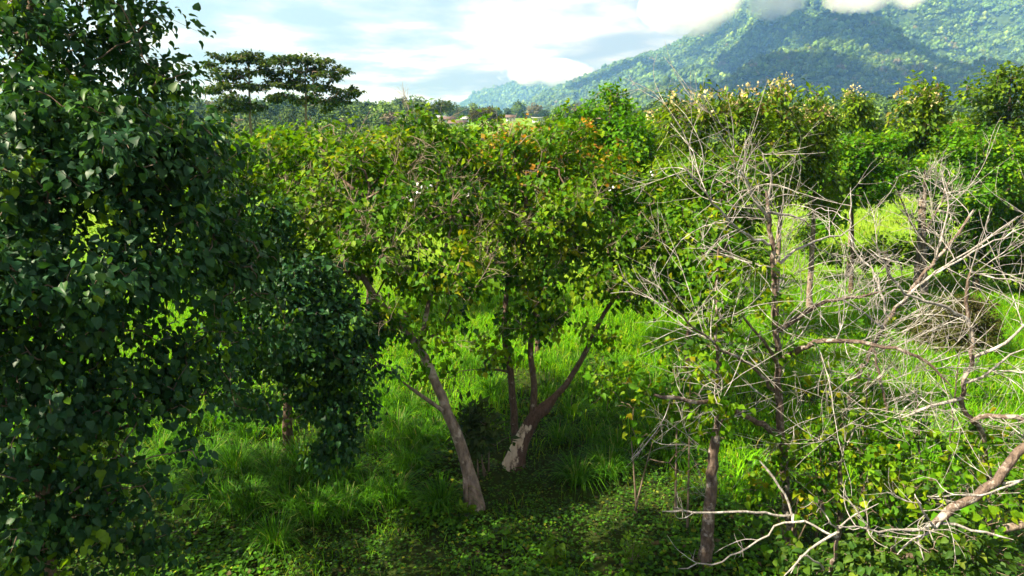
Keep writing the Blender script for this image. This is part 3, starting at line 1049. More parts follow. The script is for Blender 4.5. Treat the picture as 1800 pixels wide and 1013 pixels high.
BG = [
    # label, name, seed, trunk(px,base,Y,top,r), blobs, n, per, size, palette, flowers
    ('bright green round-topped tree right of the rusty crown', 'leafy_tree', 31, (1072, 400, 28, 190, .13), [(1070, 185, 28, (.9, 1.0, .8)), (1030, 225, 28, (1.1, 1.1, .9)), (1100, 230, 28, (1.2, 1.2, .9)), (1070, 290, 27.5, (1.7, 1.5, 1.1)), (1130, 290, 28, (.9, 1, .9)), (1010, 300, 28, (.9, 1, .9))], 520, 18, .17, PAL_LIGHT, 0),
    ('wide leafy tree with cream flower sprays behind the dead branches', 'teak_tree', 32, (1275, 420, 22, 200, .14), [(1200, 225, 22, (.8, 1, .8)), (1260, 200, 22.5, (1.0, 1, .7)), (1320, 200, 22.5, (1.0, 1, .7)), (1240, 290, 22, (1.2, 1.2, 1.0)), (1330, 290, 22, (1.1, 1.2, 1.0)), (1280, 370, 22, (1.2, 1.2, .8), .6), (1175, 300, 22.5, (.7, .8, .9))], 520, 14, .21, PAL_TEAK, .05),
    ('narrow olive flowering tree with pointed top above the dead branches', 'teak_tree', 33, (1435, 420, 26, 170, .13), [(1415, 180, 26, (.55, .6, .55)), (1440, 205, 26, (.9, 1, .7)), (1425, 260, 26, (1.0, 1.1, 1.0)), (1440, 330, 26, (1.0, 1.1, .8)), (1395, 320, 26, (.7, .8, .8))], 330, 15, .21, PAL_TEAK, .05),
    ('flowering tree between the wide one and the narrow olive one', 'teak_tree', 34, (1375, 420, 25, 180, .13), [(1370, 190, 25, (.7, .8, .6)), (1345, 240, 25, (.8, .9, .9)), (1385, 250, 25, (.8, .9, .9)), (1365, 320, 25, (1.0, 1.0, .9))], 280, 14, .21, PAL_TEAK, .06),
    ('thin sparse tree with pale stems and cream flowers against the forested slope', 'teak_tree', 35, (1508, 330, 34, 175, .1), [(1500, 180, 34, (.7, .7, .6)), (1520, 195, 34, (.7, .7, .6)), (1490, 215, 34, (.7, .7, .5), .5), (1535, 225, 34, (.6, .7, .5), .6)], 110, 14, .25, PAL_TEAK, .06),
    ('tall cone-shaped teak with cream flower tips on the right', 'teak_tree', 36, (1625, 420, 31, 150, .16), [(1625, 155, 31, (.7, .8, .6)), (1605, 190, 31, (.8, 1, .7)), (1645, 190, 31, (.8, 1, .7)), (1620, 235, 31, (1.3, 1.3, .8)), (1655, 245, 31, (.9, 1, .7)), (1590, 240, 31, (.7, .8, .5)), (1620, 285, 31, (1.2, 1.2, .6), .7)], 300, 15, .25, PAL_TEAK, .04),
    ('large olive-green tree cut by the right edge of the picture', 'leafy_tree', 37, (1775, 430, 33, 150, .2), [(1770, 140, 33, (1.0, 1.2, .6)), (1730, 175, 33, (1.0, 1.2, .7)), (1790, 190, 33, (1.3, 1.5, 1.0)), (1740, 240, 33, (1.4, 1.5, 1.0)), (1810, 260, 33, (1.5, 1.5, 1.2)), (1860, 180, 33, (1.5, 1.5, 1.5), .6)], 520, 18, .19, PAL_OLIVE, 0),
    ('low dense bright green tree behind the pale dead twigs', 'leafy_tree', 38, (1497, 510, 29, 290, .11), [(1480, 270, 29, (1.2, 1.3, .7)), (1530, 265, 29, (1.0, 1.2, .7)), (1455, 330, 29, (1.0, 1.2, 1.0)), (1510, 330, 29, (1.5, 1.4, .8)), (1560, 310, 29, (.9, 1.0, .8)), (1440, 390, 29, (.7, .8, .6), .8)], 470, 20, .16, PAL_LIGHT, 0),
    ('broad bright green tree below the olive tree at the right', 'leafy_tree', 39, (1720, 500, 29, 300, .16), [(1690, 255, 29, (1.0, 1.2, .7)), (1740, 265, 29, (1.3, 1.4, .8)), (1630, 310, 29.5, (1.2, 1.3, .9)), (1710, 330, 28.5, (1.6, 1.4, 1.0)), (1780, 330, 29, (1.5, 1.4, 1.2)), (1660, 380, 29, (1.1, 1.1, .7)), (1760, 410, 28.5, (1.4, 1.3, .9)), (1850, 340, 29, (1.3, 1.3, 1.5), .7)], 640, 20, .16, PAL_LIGHT, 0),
    ('shaded green tree between the bright round top and the flowering teak', 'leafy_tree', 40, (1150, 440, 31, 240, .13), [(1140, 250, 31, (1.2, 1.3, 1.0)), (1180, 280, 30, (1.1, 1.2, 1.0)), (1130, 330, 30, (1.4, 1.4, 1.1)), (1190, 360, 30, (1.2, 1.2, 1.0)), (1090, 370, 30, (1.2, 1.2, .9))], 420, 18, .17, PAL_OLIVE, 0),
    ('leafy tree hidden low behind the leaning tree crown', 'leafy_tree', 41, (640, 420, 26, 270, .13), [(560, 280, 26, (1.4, 1.4, .9)), (650, 270, 26, (1.4, 1.4, .9)), (740, 280, 26, (1.4, 1.4, .9)), (600, 340, 25, (1.6, 1.4, .9)), (700, 350, 25, (1.6, 1.4, .9))], 420, 16, .17, PAL_MID, 0),
    ('leafy tree behind the left half of the leaning tree crown', 'leafy_tree', 42, (455, 420, 24, 270, .13), [(440, 270, 24, (1.2, 1.3, .8)), (510, 280, 24, (1.2, 1.3, .8)), (400, 320, 23, (1.3, 1.3, .9)), (470, 350, 23, (1.4, 1.3, .9))], 360, 16, .17, PAL_MID, 0),
    ('leafy tree filling the gap under the wide flowering tree', 'leafy_tree', 44, (1215, 520, 19, 380, .1), [(1200, 400, 19, (.9, 1, .8)), (1180, 460, 18.5, (.8, .9, .6)), (1260, 420, 19, (.9, 1, .8)), (1310, 440, 19.5, (.8, .9, .7), .8), (1240, 490, 18.5, (.8, .8, .5), .7)], 330, 16, .15, PAL_MID, 0),
    ('low spreading tree at the meadow edge below the bright green one', 'leafy_tree', 45, (1560, 520, 31, 440, .1), [(1460, 445, 32, (1.1, 1.0, .5)), (1520, 450, 32, (1.1, 1.0, .5)), (1580, 440, 32, (1.2, 1.0, .7)), (1650, 440, 32, (1.2, 1.0, .8)), (1420, 400, 33, (.9, .9, .9))], 330, 18, .16, PAL_OLIVE, 0),
    ('broad dark-skirted tree at the right edge behind the bleached fork', 'leafy_tree', 46, (1790, 540, 29, 400, .14), [(1730, 440, 29, (1.3, 1.2, 1.0)), (1790, 400, 29, (1.4, 1.3, 1.2)), (1770, 470, 28.5, (1.3, 1.1, .6)), (1850, 440, 29, (1.2, 1.2, 1.2)), (1680, 470, 29, (.7, .7, .4))], 430, 18, .16, PAL_OLIVE, 0),
    ('dark rounded tree beyond the meadow at the far right', 'leafy_tree', 43, (1770, 470, 35, 380, .15), [(1750, 420, 35, (1.6, 1.6, 1.2)), (1800, 400, 35, (1.6, 1.6, 1.5)), (1700, 450, 35, (1.2, 1.2, .8))], 320, 18, .17, PAL_OLIVE, 0),
]
for lab, nm, sd_, tr, bl, n, per, size, pal, fl in BG:
    make_tree(nm, lab, 'tree', sd_, simple_trunk(*tr), blobs_px(bl), n, per, size, pal, spread=.42 if 'teak' in nm else .36, gap=.36, gfreq=1.0, rtip=.010, step=.5, nbranch=10, bmin=.03,
              tmpl=T_LONG if nm == 'teak_tree' else T_KITE, droop=.6 if nm == 'teak_tree' else .5, extra=panicles(PAL_FLOWER, fl, .24) if fl else None,
              barks=(M_PALEBARK, M_PALEBARK, M_TWIG) if nm == 'teak_tree' else None)

# flat-topped pair against the sky
fl_ = (1.15, 1.3, .26)
for lab, sd_, px, bl in (
    ('left one of the two flat-topped trees standing against the cloudy sky', 51, 433,
     [(372, 118, 45, (.8, 1, .3)), (410, 104, 45, fl_), (440, 100, 45, (.7, 1, .25)), (400, 133, 45, (.9, 1.2, .3)), (432, 128, 46, fl_), (375, 158, 45, fl_), (420, 150, 45, fl_), (400, 172, 44, fl_), (430, 188, 45, (1.1, 1.2, .3)), (455, 160, 45, (.7, .8, .3)), (385, 195, 45, (.9, .9, .3))]),
    ('right one of the two flat-topped trees, wider, against the cloudy sky', 52, 532,
     [(470, 112, 45, (.9, 1.2, .3)), (510, 106, 45, fl_), (545, 104, 45, fl_), (568, 112, 45, (.8, 1, .3)), (596, 126, 46, (.7, 1, .3)), (490, 130, 45, fl_), (530, 128, 46, fl_), (570, 135, 45, fl_), (480, 148, 45, fl_), (520, 150, 45, fl_), (560, 155, 45, fl_),
      (600, 165, 45, (1.0, 1, .3)), (500, 172, 45, (1.0, 1, .3)), (545, 175, 45, fl_), (590, 180, 45, (1.0, 1, .3)), (615, 160, 45, (.5, .6, .22)), (575, 195, 45, (.8, .8, .25), .6)])):
    tr = simple_trunk(px, 330, 45, 130, .17, 4)
    m_ = tr[0][0][2]
    make_tree('flat_topped_tree', lab, 'tree', sd_, tr, blobs_px(bl), 420 if sd_ == 52 else 290, 15, .20, [(5, (.03, .065, .012)), (3, (.055, .10, .014)), (1, (.09, .14, .016))], spread=.31, gap=.32, gfreq=1.1,
              rtip=.012, step=.5, nbranch=14, bmin=.03, droop=.35, flat=.6, group='flat-topped trees against the sky', barks=(M_TWIG, M_TWIG, M_TWIG))

# ------------------------------------------------------------------ dead and dying trees on the right
def vine(pts, n, per=6, size=.105):
    def f(rt, base, tips, tdir, rng):
        q = resample(np.array(pts), .1)
        t = q[rng.integers(0, len(q), n)] + rng.normal(0, .2, (n, 3))
        foliage(rt, base, t, unit(rng.normal(size=(n, 3))), rng, per, .18, size, PAL_SHRUB, T_HEART, M_LEAF, droop=.6, name='vine_leaves')
    return f


DEAD = (M_DEADBARK, M_DEADTWIG, M_DEADTWIG)


def dead_tree(label, seed, trunks, blobs, n, rtip=.0055, step=.16, wig=.035, nbranch=70, up=.10, name='dead_tree', barks=DEAD, per=0, palette=None, gap=.1, tmin=.35, bmin=.011, dry=None, extra=None):
    dd = dict(per_m=3.7, length=(.6, 2.1), r0=.0088, sub=(3, 7), sub2=(0, 4), nb=110, start=.28)
    dd.update(dry or {})
    n = max(6, n // 9)
    wig = .012
    return make_tree(name, label, 'tree', seed, trunks, blobs, n, per, .13, palette, dry=dd, extra=extra, kink=.016, spread=.3, gap=gap, step=step, wig=wig, rtip=rtip, nbranch=nbranch, bmin=bmin, barks=barks, up=up, expo=.36, tmin=tmin, flare=.2, tmpl=T_HEART)


dead_tree('tall dead tree with dark upright trunk and a tangle of bleached twigs', 61,
    [([P(1390, 985, 11.0), P(1378, 820, 11.0), P(1368, 700, 11.0), P(1366, 600, 11.0), P(1362, 520, 11.0), P(1357, 440, 11.0), P(1352, 380, 11.0), P(1346, 335, 11.1)], .10, .03, None),
     ([P(1368, 581, 11.0), P(1410, 552, 10.9), P(1458, 524, 10.8), P(1505, 521, 10.7), P(1552, 512, 10.5)], .055, .018, 0),
     ([P(1376, 632, 11.0), P(1400, 615, 10.7), P(1430, 600, 10.4), P(1475, 598, 10.2), P(1535, 603, 10.0), P(1590, 616, 9.8), P(1632, 632, 9.7), P(1672, 678, 9.6)], .055, .016, 0),
     ([P(1371, 645, 11.0), P(1345, 600, 10.8), P(1304, 555, 10.6)], .035, .018, 0),
     ([P(1362, 760, 11.0), P(1330, 742, 10.8), P(1300, 727, 10.6), P(1250, 710, 10.3), P(1203, 702, 10.1), P(1150, 694, 9.9)], .055, .03, 0),
     ([P(1352, 390, 11.0), P(1340, 373, 10.9), P(1314, 332, 10.7), P(1306, 294, 10.6), P(1310, 243, 10.5)], .03, .010, 0),
     ([P(1348, 372, 11.0), P(1372, 380, 11.1), P(1400, 378, 11.2), P(1425, 398, 11.3)], .03, .012, 0),
     ([P(1355, 430, 11.0), P(1330, 420, 10.7), P(1290, 400, 10.4), P(1240, 340, 10.2), P(1195, 285, 10.1)], .03, .009, 0),
     ([P(1350, 345, 11.1), P(1363, 314, 11.0), P(1345, 280, 10.9), P(1327, 252, 10.8)], .024, .008, 0),
     ([P(1362, 470, 11.0), P(1400, 435, 11.3), P(1450, 420, 11.6), P(1500, 405, 12.0)], .03, .010, 0),
     ([P(1366, 690, 11.0), P(1320, 640, 10.5), P(1260, 610, 10.2), P(1200, 560, 10.0), P(1160, 500, 9.9)], .035, .010, 0)],
    blobs_px([(1250, 400, 10.5, (.8, .8, .7)), (1330, 360, 10.8, (.8, .8, .6)), (1430, 400, 11, (.8, .8, .5)), (1300, 290, 10.8, (.7, .7, .4), .8), (1220, 540, 10.2, (.7, .7, .7)),
              (1320, 580, 10.6, (.7, .7, .7)), (1440, 500, 10.7, (.6, .7, .5)), (1560, 520, 10.4, (.6, .6, .4)), (1550, 610, 9.9, (.8, .6, .3)), (1210, 690, 10.2, (.6, .6, .3), .8), (1200, 300, 10.3, (.5, .5, .4), .6), (1290, 640, 10.3, (.5, .5, .4))]),
    330, extra=vine([P(1385, 900, 10.9), P(1366, 600, 10.9), P(1340, 480, 10.7), P(1250, 420, 10.4)], 60))

dead_tree('grey-brown trunk snapped off at mid height left of the dead trees', 62,
    [([P(1237, 1020, 10.3), P(1246, 900, 10.3), P(1254, 820, 10.3), P(1257, 752, 10.3)], .125, .075, None),
     ([P(1257, 760, 10.35), P(1262, 640, 10.5), P(1256, 520, 10.6), P(1268, 420, 10.7)], .04, .018, 0),
     ([P(1256, 770, 10.3), P(1266, 735, 10.25), P(1290, 712, 10.2)], .03, .015, 0)],
    blobs_px([(1245, 520, 10.5, (.45, .45, .6)), (1240, 700, 10.3, (.5, .4, .35), .6), (1260, 430, 10.7, (.4, .4, .4))]), 60, barks=(M_DEADBARK, M_DEADBARK, M_DEADTWIG), extra=vine([P(1256, 760, 10.2), P(1260, 600, 10.4), P(1240, 440, 10.6)], 60))

dead_tree('bleached forked dead tree standing at the right in front of the round bush', 63,
    [([P(1748, 1030, 10.0), P(1740, 850, 10.0), P(1730, 792, 10.0), P(1720, 745, 10.0), P(1692, 722, 9.9), P(1690, 690, 9.9), P(1700, 655, 9.9), P(1707, 620, 9.9), P(1702, 558, 9.9), P(1700, 520, 9.9), P(1707, 474, 9.9)], .065, .022, None),
     ([P(1701, 561, 9.9), P(1653, 535, 9.7), P(1596, 521, 9.6), P(1556, 474, 9.5), P(1532, 417, 9.4)], .03, .010, 0),
     ([P(1708, 629, 9.9), P(1750, 615, 9.8), P(1800, 573, 9.7), P(1850, 530, 9.6)], .03, .012, 0),
     ([P(1702, 672, 9.9), P(1750, 645, 9.7), P(1805, 612, 9.6)], .026, .012, 0),
     ([P(1715, 742, 9.9), P(1700, 745, 9.8), P(1722, 731, 9.6), P(1764, 731, 9.5), P(1830, 748, 9.3)], .045, .035, 0),
     ([P(1692, 700, 9.9), P(1650, 712, 9.8), P(1600, 728, 9.7), P(1585, 735, 9.7)], .03, .018, 0),
     ([P(1706, 478, 9.9), P(1740, 490, 9.8), P(1800, 496, 9.7)], .016, .008, 0)],
    blobs_px([(1740, 500, 9.8, (.5, .5, .3)), (1620, 530, 9.6, (.6, .5, .3)), (1760, 600, 9.7, (.5, .5, .35)), (1650, 690, 9.7, (.5, .5, .3), .7), (1770, 700, 9.4, (.5, .4, .3)), (1560, 440, 9.5, (.4, .4, .3)), (1720, 800, 9.6, (.6, .4, .4), .6)]), 170)

dead_tree('bleached dead bough hanging in from the lower right edge', 64,
    [([P(2010, 1330, 8.7), P(2000, 1000, 8.7), P(1960, 760, 8.7), P(1900, 690, 8.6), P(1880, 600, 8.6)], .13, .05, None),
     ([P(1940, 740, 8.6), P(1860, 755, 8.5), P(1800, 785, 8.4), P(1781, 806, 8.4), P(1753, 846, 8.3), P(1701, 880, 8.3), P(1640, 920, 8.2)], .062, .058, 0),
     ([P(1655, 912, 8.2), P(1643, 935, 8.15), P(1603, 949, 8.1), P(1582, 962, 8.05), P(1577, 975, 8.0)], .022, .010, 1),
     ([P(1646, 922, 8.2), P(1643, 932, 8.1), P(1590, 935, 8.0), P(1513, 928, 7.9), P(1471, 924, 7.8)], .022, .010, 1),
     ([P(1655, 920, 8.2), P(1715, 932, 8.1), P(1781, 949, 8.0)], .022, .012, 1),
     ([P(1644, 930, 8.1), P(1617, 900, 8.0), P(1608, 869, 7.9)], .018, .009, 1),
     ([P(1765, 850, 8.3), P(1810, 840, 8.2), P(1740, 868, 8.0), P(1660, 872, 7.9)], .02, .008, 1),
     ([P(1612, 946, 8.1), P(1618, 960, 8.05), P(1624, 985, 8.0)], .016, .010, 2)],
    blobs_px([(1770, 800, 8.3, (.35, .4, .3)), (1620, 870, 8.0, (.45, .4, .25)), (1560, 930, 7.9, (.5, .4, .2)), (1740, 850, 8.1, (.4, .4, .2)), (1790, 760, 8.4, (.35, .35, .25))]), 90, rtip=.0045, tmin=.1, dry=dict(length=(.25, .9), r0=.009, per_m=3, sub=(1, 4), sub2=(0, 2)))

dead_tree('low dead shrub with bleached twigs bursting from its lower right fork', 65,
    [([P(1455, 1090, 9.0), P(1462, 1000, 9.0), P(1474, 930, 8.9)], .05, .022, None),
     ([P(1456, 1010, 9.0), P(1415, 968, 8.8), P(1390, 1008, 8.6)], .022, .010, 0),
     ([P(1474, 935, 8.9), P(1430, 955, 8.8), P(1400, 990, 8.7), P(1378, 1013, 8.6)], .022, .012, 0),
     ([P(1470, 945, 8.9), P(1425, 920, 9.0), P(1390, 904, 9.1), P(1324, 960, 9.0), P(1255, 991, 8.9), P(1192, 1000, 8.8)], .019, .009, 0),
     ([P(1392, 905, 9.1), P(1373, 848, 9.2), P(1335, 810, 9.3)], .018, .016, 3),
     ([P(1395, 905, 9.1), P(1359, 911, 9.1), P(1317, 897, 9.0), P(1255, 900, 8.9), P(1164, 899, 8.8)], .020, .014, 3),
     ([P(1474, 928, 8.9), P(1500, 900, 8.8), P(1545, 885, 8.7)], .014, .006, 0),
     ([P(1474, 930, 8.9), P(1440, 890, 8.8), P(1420, 875, 8.7)], .014, .006, 0)],
    blobs_px([(1475, 935, 8.8, (.32, .35, .28), 1.6), (1520, 930, 8.8, (.35, .35, .2)), (1430, 900, 8.9, (.3, .3, .25)), (1340, 930, 9.0, (.35, .3, .15), .5)]), 95, rtip=.0045, name='dead_shrub', tmin=.3, dry=dict(length=(.25, .9), r0=.009, per_m=2.4, sub=(1, 4), sub2=(0, 2)))

dead_tree('slanting brown dead tree whose bare crown spreads to the upper right', 66,
    [([P(1436, 930, 11.6), P(1462, 790, 11.7), P(1490, 710, 11.8), P(1529, 615, 12.0), P(1562, 558, 12.1), P(1603, 508, 12.2), P(1646, 457, 12.3), P(1683, 414, 12.4), P(1712, 368, 12.5)], .075, .022, None),
     ([P(1603, 508, 12.2), P(1660, 470, 12.1), P(1720, 440, 12.0), P(1800, 400, 11.8)], .026, .010, 0),
     ([P(1580, 535, 12.1), P(1640, 480, 11.9), P(1720, 430, 11.6), P(1790, 380, 11.4)], .024, .009, 0),
     ([P(1562, 560, 12.1), P(1540, 480, 12.3), P(1495, 440, 12.5), P(1495, 330, 12.6)], .024, .010, 0),
     ([P(1646, 457, 12.3), P(1668, 360, 12.5), P(1655, 300, 12.6)], .02, .008, 0),
     ([P(1550, 575, 12.0), P(1500, 540, 11.8), P(1440, 500, 11.6)], .022, .008, 0)],
    blobs_px([(1700, 430, 12.0, (.9, .8, .5)), (1620, 420, 12.2, (.8, .8, .6)), (1530, 440, 12.3, (.7, .7, .6)), (1500, 350, 12.6, (.5, .5, .5), .7), (1480, 530, 11.7, (.5, .5, .3)), (1760, 390, 11.8, (.6, .6, .35)), (1600, 560, 12.0, (.5, .5, .3), .6)]), 260, dry=dict(per_m=2.7, length=(.7, 2.3)), extra=vine([P(1440, 880, 11.5), P(1490, 710, 11.7), P(1545, 590, 12.0)], 55))

dead_tree('bare grey tree with a fan of thin limbs beyond the meadow', 67,
    [([P(1628, 515, 28), P(1625, 470, 28), P(1622, 420, 28), P(1626, 340, 28), P(1625, 300, 28)], .16, .05, None),
     ([P(1624, 430, 28), P(1595, 380, 28), P(1575, 330, 28)], .06, .02, 0), ([P(1624, 410, 28), P(1655, 360, 27.5), P(1670, 310, 27.5)], .06, .02, 0)],
    blobs_px([(1590, 330, 28, (.9, .9, .9)), (1650, 330, 28, (1.0, 1.0, 1.0)), (1620, 290, 28, (1.0, .9, .6)), (1620, 380, 27.8, (1.2, 1.0, .7), .7)]), 300, rtip=.014, step=.35, nbranch=30, bmin=.02, dry=dict(length=(.6, 1.7), r0=.02, per_m=5, nb=40, start=.4))

dead_tree('straight pale dead sapling among the sunlit shrubs', 68,
    [([P(1572, 980, 10.5), P(1570, 870, 10.5), P(1565, 800, 10.5), P(1558, 730, 10.5), P(1547, 660, 10.5), P(1530, 590, 10.6)], .038, .018, None),
     ([P(1562, 760, 10.5), P(1590, 720, 10.4), P(1612, 690, 10.3)], .018, .008, 0)],
    blobs_px([(1540, 640, 10.5, (.4, .4, .5)), (1570, 720, 10.4, (.4, .4, .4))]), 40, extra=vine([P(1572, 940, 10.4), P(1560, 740, 10.4)], 45))

dead_tree('thin dead stem forking at a jagged top beside the pale sapling', 69,
    [([P(1478, 960, 10.8), P(1476, 850, 10.8), P(1474, 760, 10.8), P(1480, 745, 10.8)], .055, .035, None),
     ([P(1475, 800, 10.8), P(1510, 745, 10.7), P(1545, 700, 10.6)], .02, .012, 0), ([P(1476, 780, 10.8), P(1462, 700, 10.7), P(1458, 620, 10.7)], .022, .009, 0)],
    blobs_px([(1470, 690, 10.7, (.45, .4, .5)), (1510, 740, 10.6, (.4, .4, .4))]), 45, extra=vine([P(1478, 930, 10.7), P(1474, 760, 10.7), P(1460, 640, 10.6)], 45))

for i_, (px_, top_, Y_, ln_, lab_) in enumerate(((1438, 640, 11.0, 10, 'slender upright dead stem right of the tall dark dead trunk'), (1508, 650, 10.7, 20, 'slender dead stem leaning right between the jagged stem and the pale sapling'),
        (1622, 690, 10.3, -12, 'slender dead stem right of the pale straight sapling'), (1660, 640, 10.8, 24, 'thin bleached stem just left of the forked dead tree'))):
    dead_tree(lab_, 90 + i_, [([P(px_, 960, Y_), P(px_ + ln_ * .3, 850, Y_), P(px_ + ln_ * .4, 760, Y_), P(px_ + ln_, top_, Y_ + .1)], .026, .010, None)],
        blobs_px([(px_ + ln_, top_, Y_, (.3, .3, .3))]), 12, dry=dict(per_m=4, length=(.3, 1.1), r0=.008, nb=10), extra=vine([P(px_, 920, Y_ - .1), P(px_ + ln_, top_ + 40, Y_)], 14, 4), name='dead_sapling')

# ------------------------------------------------------------------ shrubs with heart-shaped leaves
def shrub(label, seed, base_px, Y, blobs, n, per=7, size=.115, pal=PAL_SHRUB, singles=120, name='leafy_shrub', tmpl=T_HEART, mat=None, droop=.5, spread=.26, top=.6, gap=.2, nst=4, rtip=.005):
    rng = np.random.default_rng(seed)
    b = P(base_px, 900, Y)
    b[2] = float(gz(b[0], b[1]))
    bl = blobs_px(blobs)
    cen = np.mean([q[0] for q in bl], 0)
    tr = []
    for k in range(nst):
        tgt = bl[k % len(bl)][0]
        s = b + np.array([rng.uniform(-.15, .15), rng.uniform(-.15, .15), 0]) if k else b
        tr.append(([s, s * .5 + tgt * .5 + np.array([0, 0, .15]), tgt * top + s * (1 - top) + np.array([0, 0, .1])], .025, .010, None if k == 0 else 0))
    return make_tree(name, label, 'shrub', seed, tr, bl, n, per, size, pal, spread=spread, tmpl=tmpl, mat=mat or M_LEAF, singles=singles, gap=gap, step=.2, wig=.03, rtip=rtip, droop=droop, tmin=.1, barks=(M_TWIG, M_TWIG, M_TWIG), nbranch=12, bmin=.012, flare=0)


shrub('yellow-green shrub around the foot of the tall dead tree', 71, 1400, 10.6, [(1340, 860, 10.6, (.6, .5, .5)), (1420, 800, 10.7, (.6, .5, .55)), (1380, 930, 10.3, (.6, .5, .3), .7), (1440, 880, 10.4, (.5, .5, .45)), (1420, 720, 10.9, (.5, .5, .4), .5)], 58)
shrub('yellow-green shrub around the pale dead sapling', 72, 1540, 10.4, [(1520, 800, 10.5, (.6, .5, .6)), (1590, 830, 10.2, (.6, .5, .5)), (1530, 880, 10.1, (.5, .5, .4)), (1500, 730, 10.8, (.5, .5, .4), .6), (1600, 750, 10.4, (.5, .5, .4), .5)], 60)
shrub('sunlit shrub with yellowing leaves in the lower right corner', 73, 1720, 9.9, [(1690, 800, 10.0, (.6, .5, .5)), (1770, 780, 9.9, (.5, .5, .5)), (1680, 900, 9.3, (.6, .5, .4)), (1760, 900, 9.2, (.5, .5, .4)), (1640, 850, 9.6, (.5, .5, .4)), (1790, 850, 9.0, (.4, .4, .4))], 80)
shrub('darker shrub under the bleached boughs at the bottom edge', 74, 1600, 9.2, [(1560, 980, 9.0, (.7, .5, .3)), (1660, 980, 8.8, (.6, .5, .35)), (1500, 1000, 9.0, (.6, .5, .3)), (1740, 970, 8.7, (.5, .5, .3)), (1420, 990, 9.4, (.5, .5, .25), .7)], 170, pal=[(5, (.05, .12, .018)), (3, (.08, .16, .016)), (1, (.14, .22, .02))])
shrub('loose shrub with lime leaves spreading below the crooked dead limb', 75, 1120, 12.0, [(1100, 680, 11.6, (.6, .5, .4)), (1170, 700, 11.4, (.6, .5, .4)), (1060, 650, 11.8, (.5, .5, .35), .7), (1210, 660, 11.4, (.5, .5, .4)), (1130, 620, 11.8, (.6, .5, .35), .7), (1140, 760, 11.2, (.5, .5, .4), .5), (1250, 740, 11, (.5, .4, .4), .6), (1060, 720, 11.5, (.5, .4, .3), .5), (1200, 820, 10.8, (.5, .4, .4), .5)], 105, size=.11, per=5, nst=2)
shrub('small dark narrow-leafed shrub between the leaning and forked trunks', 76, 852, 13.6, [(835, 740, 13.5, (.35, .35, .35)), (860, 765, 13.4, (.35, .35, .3)), (830, 780, 13.3, (.3, .3, .25))], 60, per=12, size=.17, pal=[(3, (.04, .075, .028)), (2, (.06, .10, .03))], tmpl=T_LONG, singles=0, droop=.2)
shrub('round dense bush, olive on its left, standing alone in the bright meadow', 77, 1690, 21.3, [(1690, 575, 21.4, (1.25, 1.2, .75), 1.0), (1690, 545, 21.4, (.9, .9, .5), 1.0), (1660, 600, 21.3, (.9, .9, .4))], 420, per=22, size=.09, pal=[(4, (.075, .085, .02)), (3, (.10, .11, .024)), (1, (.06, .045, .02))], name='round_bush', tmpl=T_KITE, singles=0, spread=.2, droop=.2, gap=0, nst=6)
for i, (px, yb, lab) in enumerate(((1188, 11.7, 'thin pale sapling stem, left one of two left of the snapped trunk'), (1211, 11.2, 'thin pale sapling stem, right one of two beside the snapped trunk'))):
    shrub(lab, 78 + i, px, yb, [(px + 2, 640, yb, (.25, .25, .3)), (px - 4, 720, yb, (.3, .3, .3), .5)], 12, per=5, size=.12, name='sapling', singles=0, nst=1, top=.98)

# ------------------------------------------------------------------ grass
T_BLADE = None


def blade_arrays(pos, h, w, dirx, lean, rng):
    """a blade: bottom pair, middle pair, tip; bends over by `lean`"""
    n = len(pos)
    d = np.stack([np.cos(dirx), np.sin(dirx), np.zeros(n)], 1)
    s = np.stack([-np.sin(dirx + rng.normal(0, .5, n)), np.cos(dirx), np.zeros(n)], 1)
    up = np.array([0, 0, 1.0])
    m = pos + up * (h * .55)[:, None] + d * (h * lean * .28)[:, None]
    m2 = pos + up * (h * (.92 - .22 * lean))[:, None] + d * (h * lean * .66)[:, None]
    t = pos + up * (h * (1.0 - .62 * lean))[:, None] + d * (h * lean * 1.12)[:, None]
    ws = s * w[:, None]
    V = np.stack([pos - ws * .7, pos + ws * .7, m - ws, m + ws, m2 - ws * .7, m2 + ws * .7, t], 1).reshape(-1, 3)
    k = (np.arange(n) * 7)[:, None]
    Q = np.concatenate([k + np.array([[0, 1, 3, 2]]), k + np.array([[2, 3, 5, 4]])])
    T = k + np.array([[4, 5, 6]])
    return V, Q, T


def in_view(x, y, m=1.08):
    return np.abs(x) < 0.76 * m * np.maximum(y, 0) + 1.5


rng = np.random.default_rng(5)


def scatter(n, y0, y1, rng, power=1.0, m=1.08):
    y = y0 + (y1 - y0) * rng.uniform(0, 1, int(n * 1.2)) ** power
    x = rng.uniform(-1, 1, len(y)) * (0.76 * m * y + 1.5)
    return np.stack([x, y], 1)[:n]


def nz(x, y, s, seed=0.0):
    return np.array([noise.noise((a * s, b * s, seed)) for a, b in zip(x, y)])


# tall bright meadow grass
N = 125000
xy = scatter(N, 12.0, 30.5, rng, .9)
cl = nz(xy[:, 0], xy[:, 1], .55, 2.0)
prob = np.clip((xy[:, 1] - 17.2 + 4.9 * smooth01((xy[:, 0] - 2.5) / 3.0)) / 4.0 + cl * 1.5, np.where(xy[:, 1] > 14.6, .14, 0), 1) * np.clip(1.1 + cl, .5, 1)
xy = xy[rng.uniform(size=len(xy)) < prob]
cl = nz(xy[:, 0], xy[:, 1], .55, 2.0)
fine = nz(xy[:, 0], xy[:, 1], 1.7, 9.0)
n = len(xy)
pos = np.stack([xy[:, 0], xy[:, 1], gz(xy[:, 0], xy[:, 1]) - .02], 1)
h = (.50 + .22 * cl + .16 * fine) * rng.uniform(.7, 1.3, n)
h = np.clip(h, .12, 1.1)
wd = rng.uniform(.008, .014, n)
V, Q, T = blade_arrays(pos, h, wd, rng.uniform(0, 6.28, n), rng.uniform(.25, .95, n), rng)
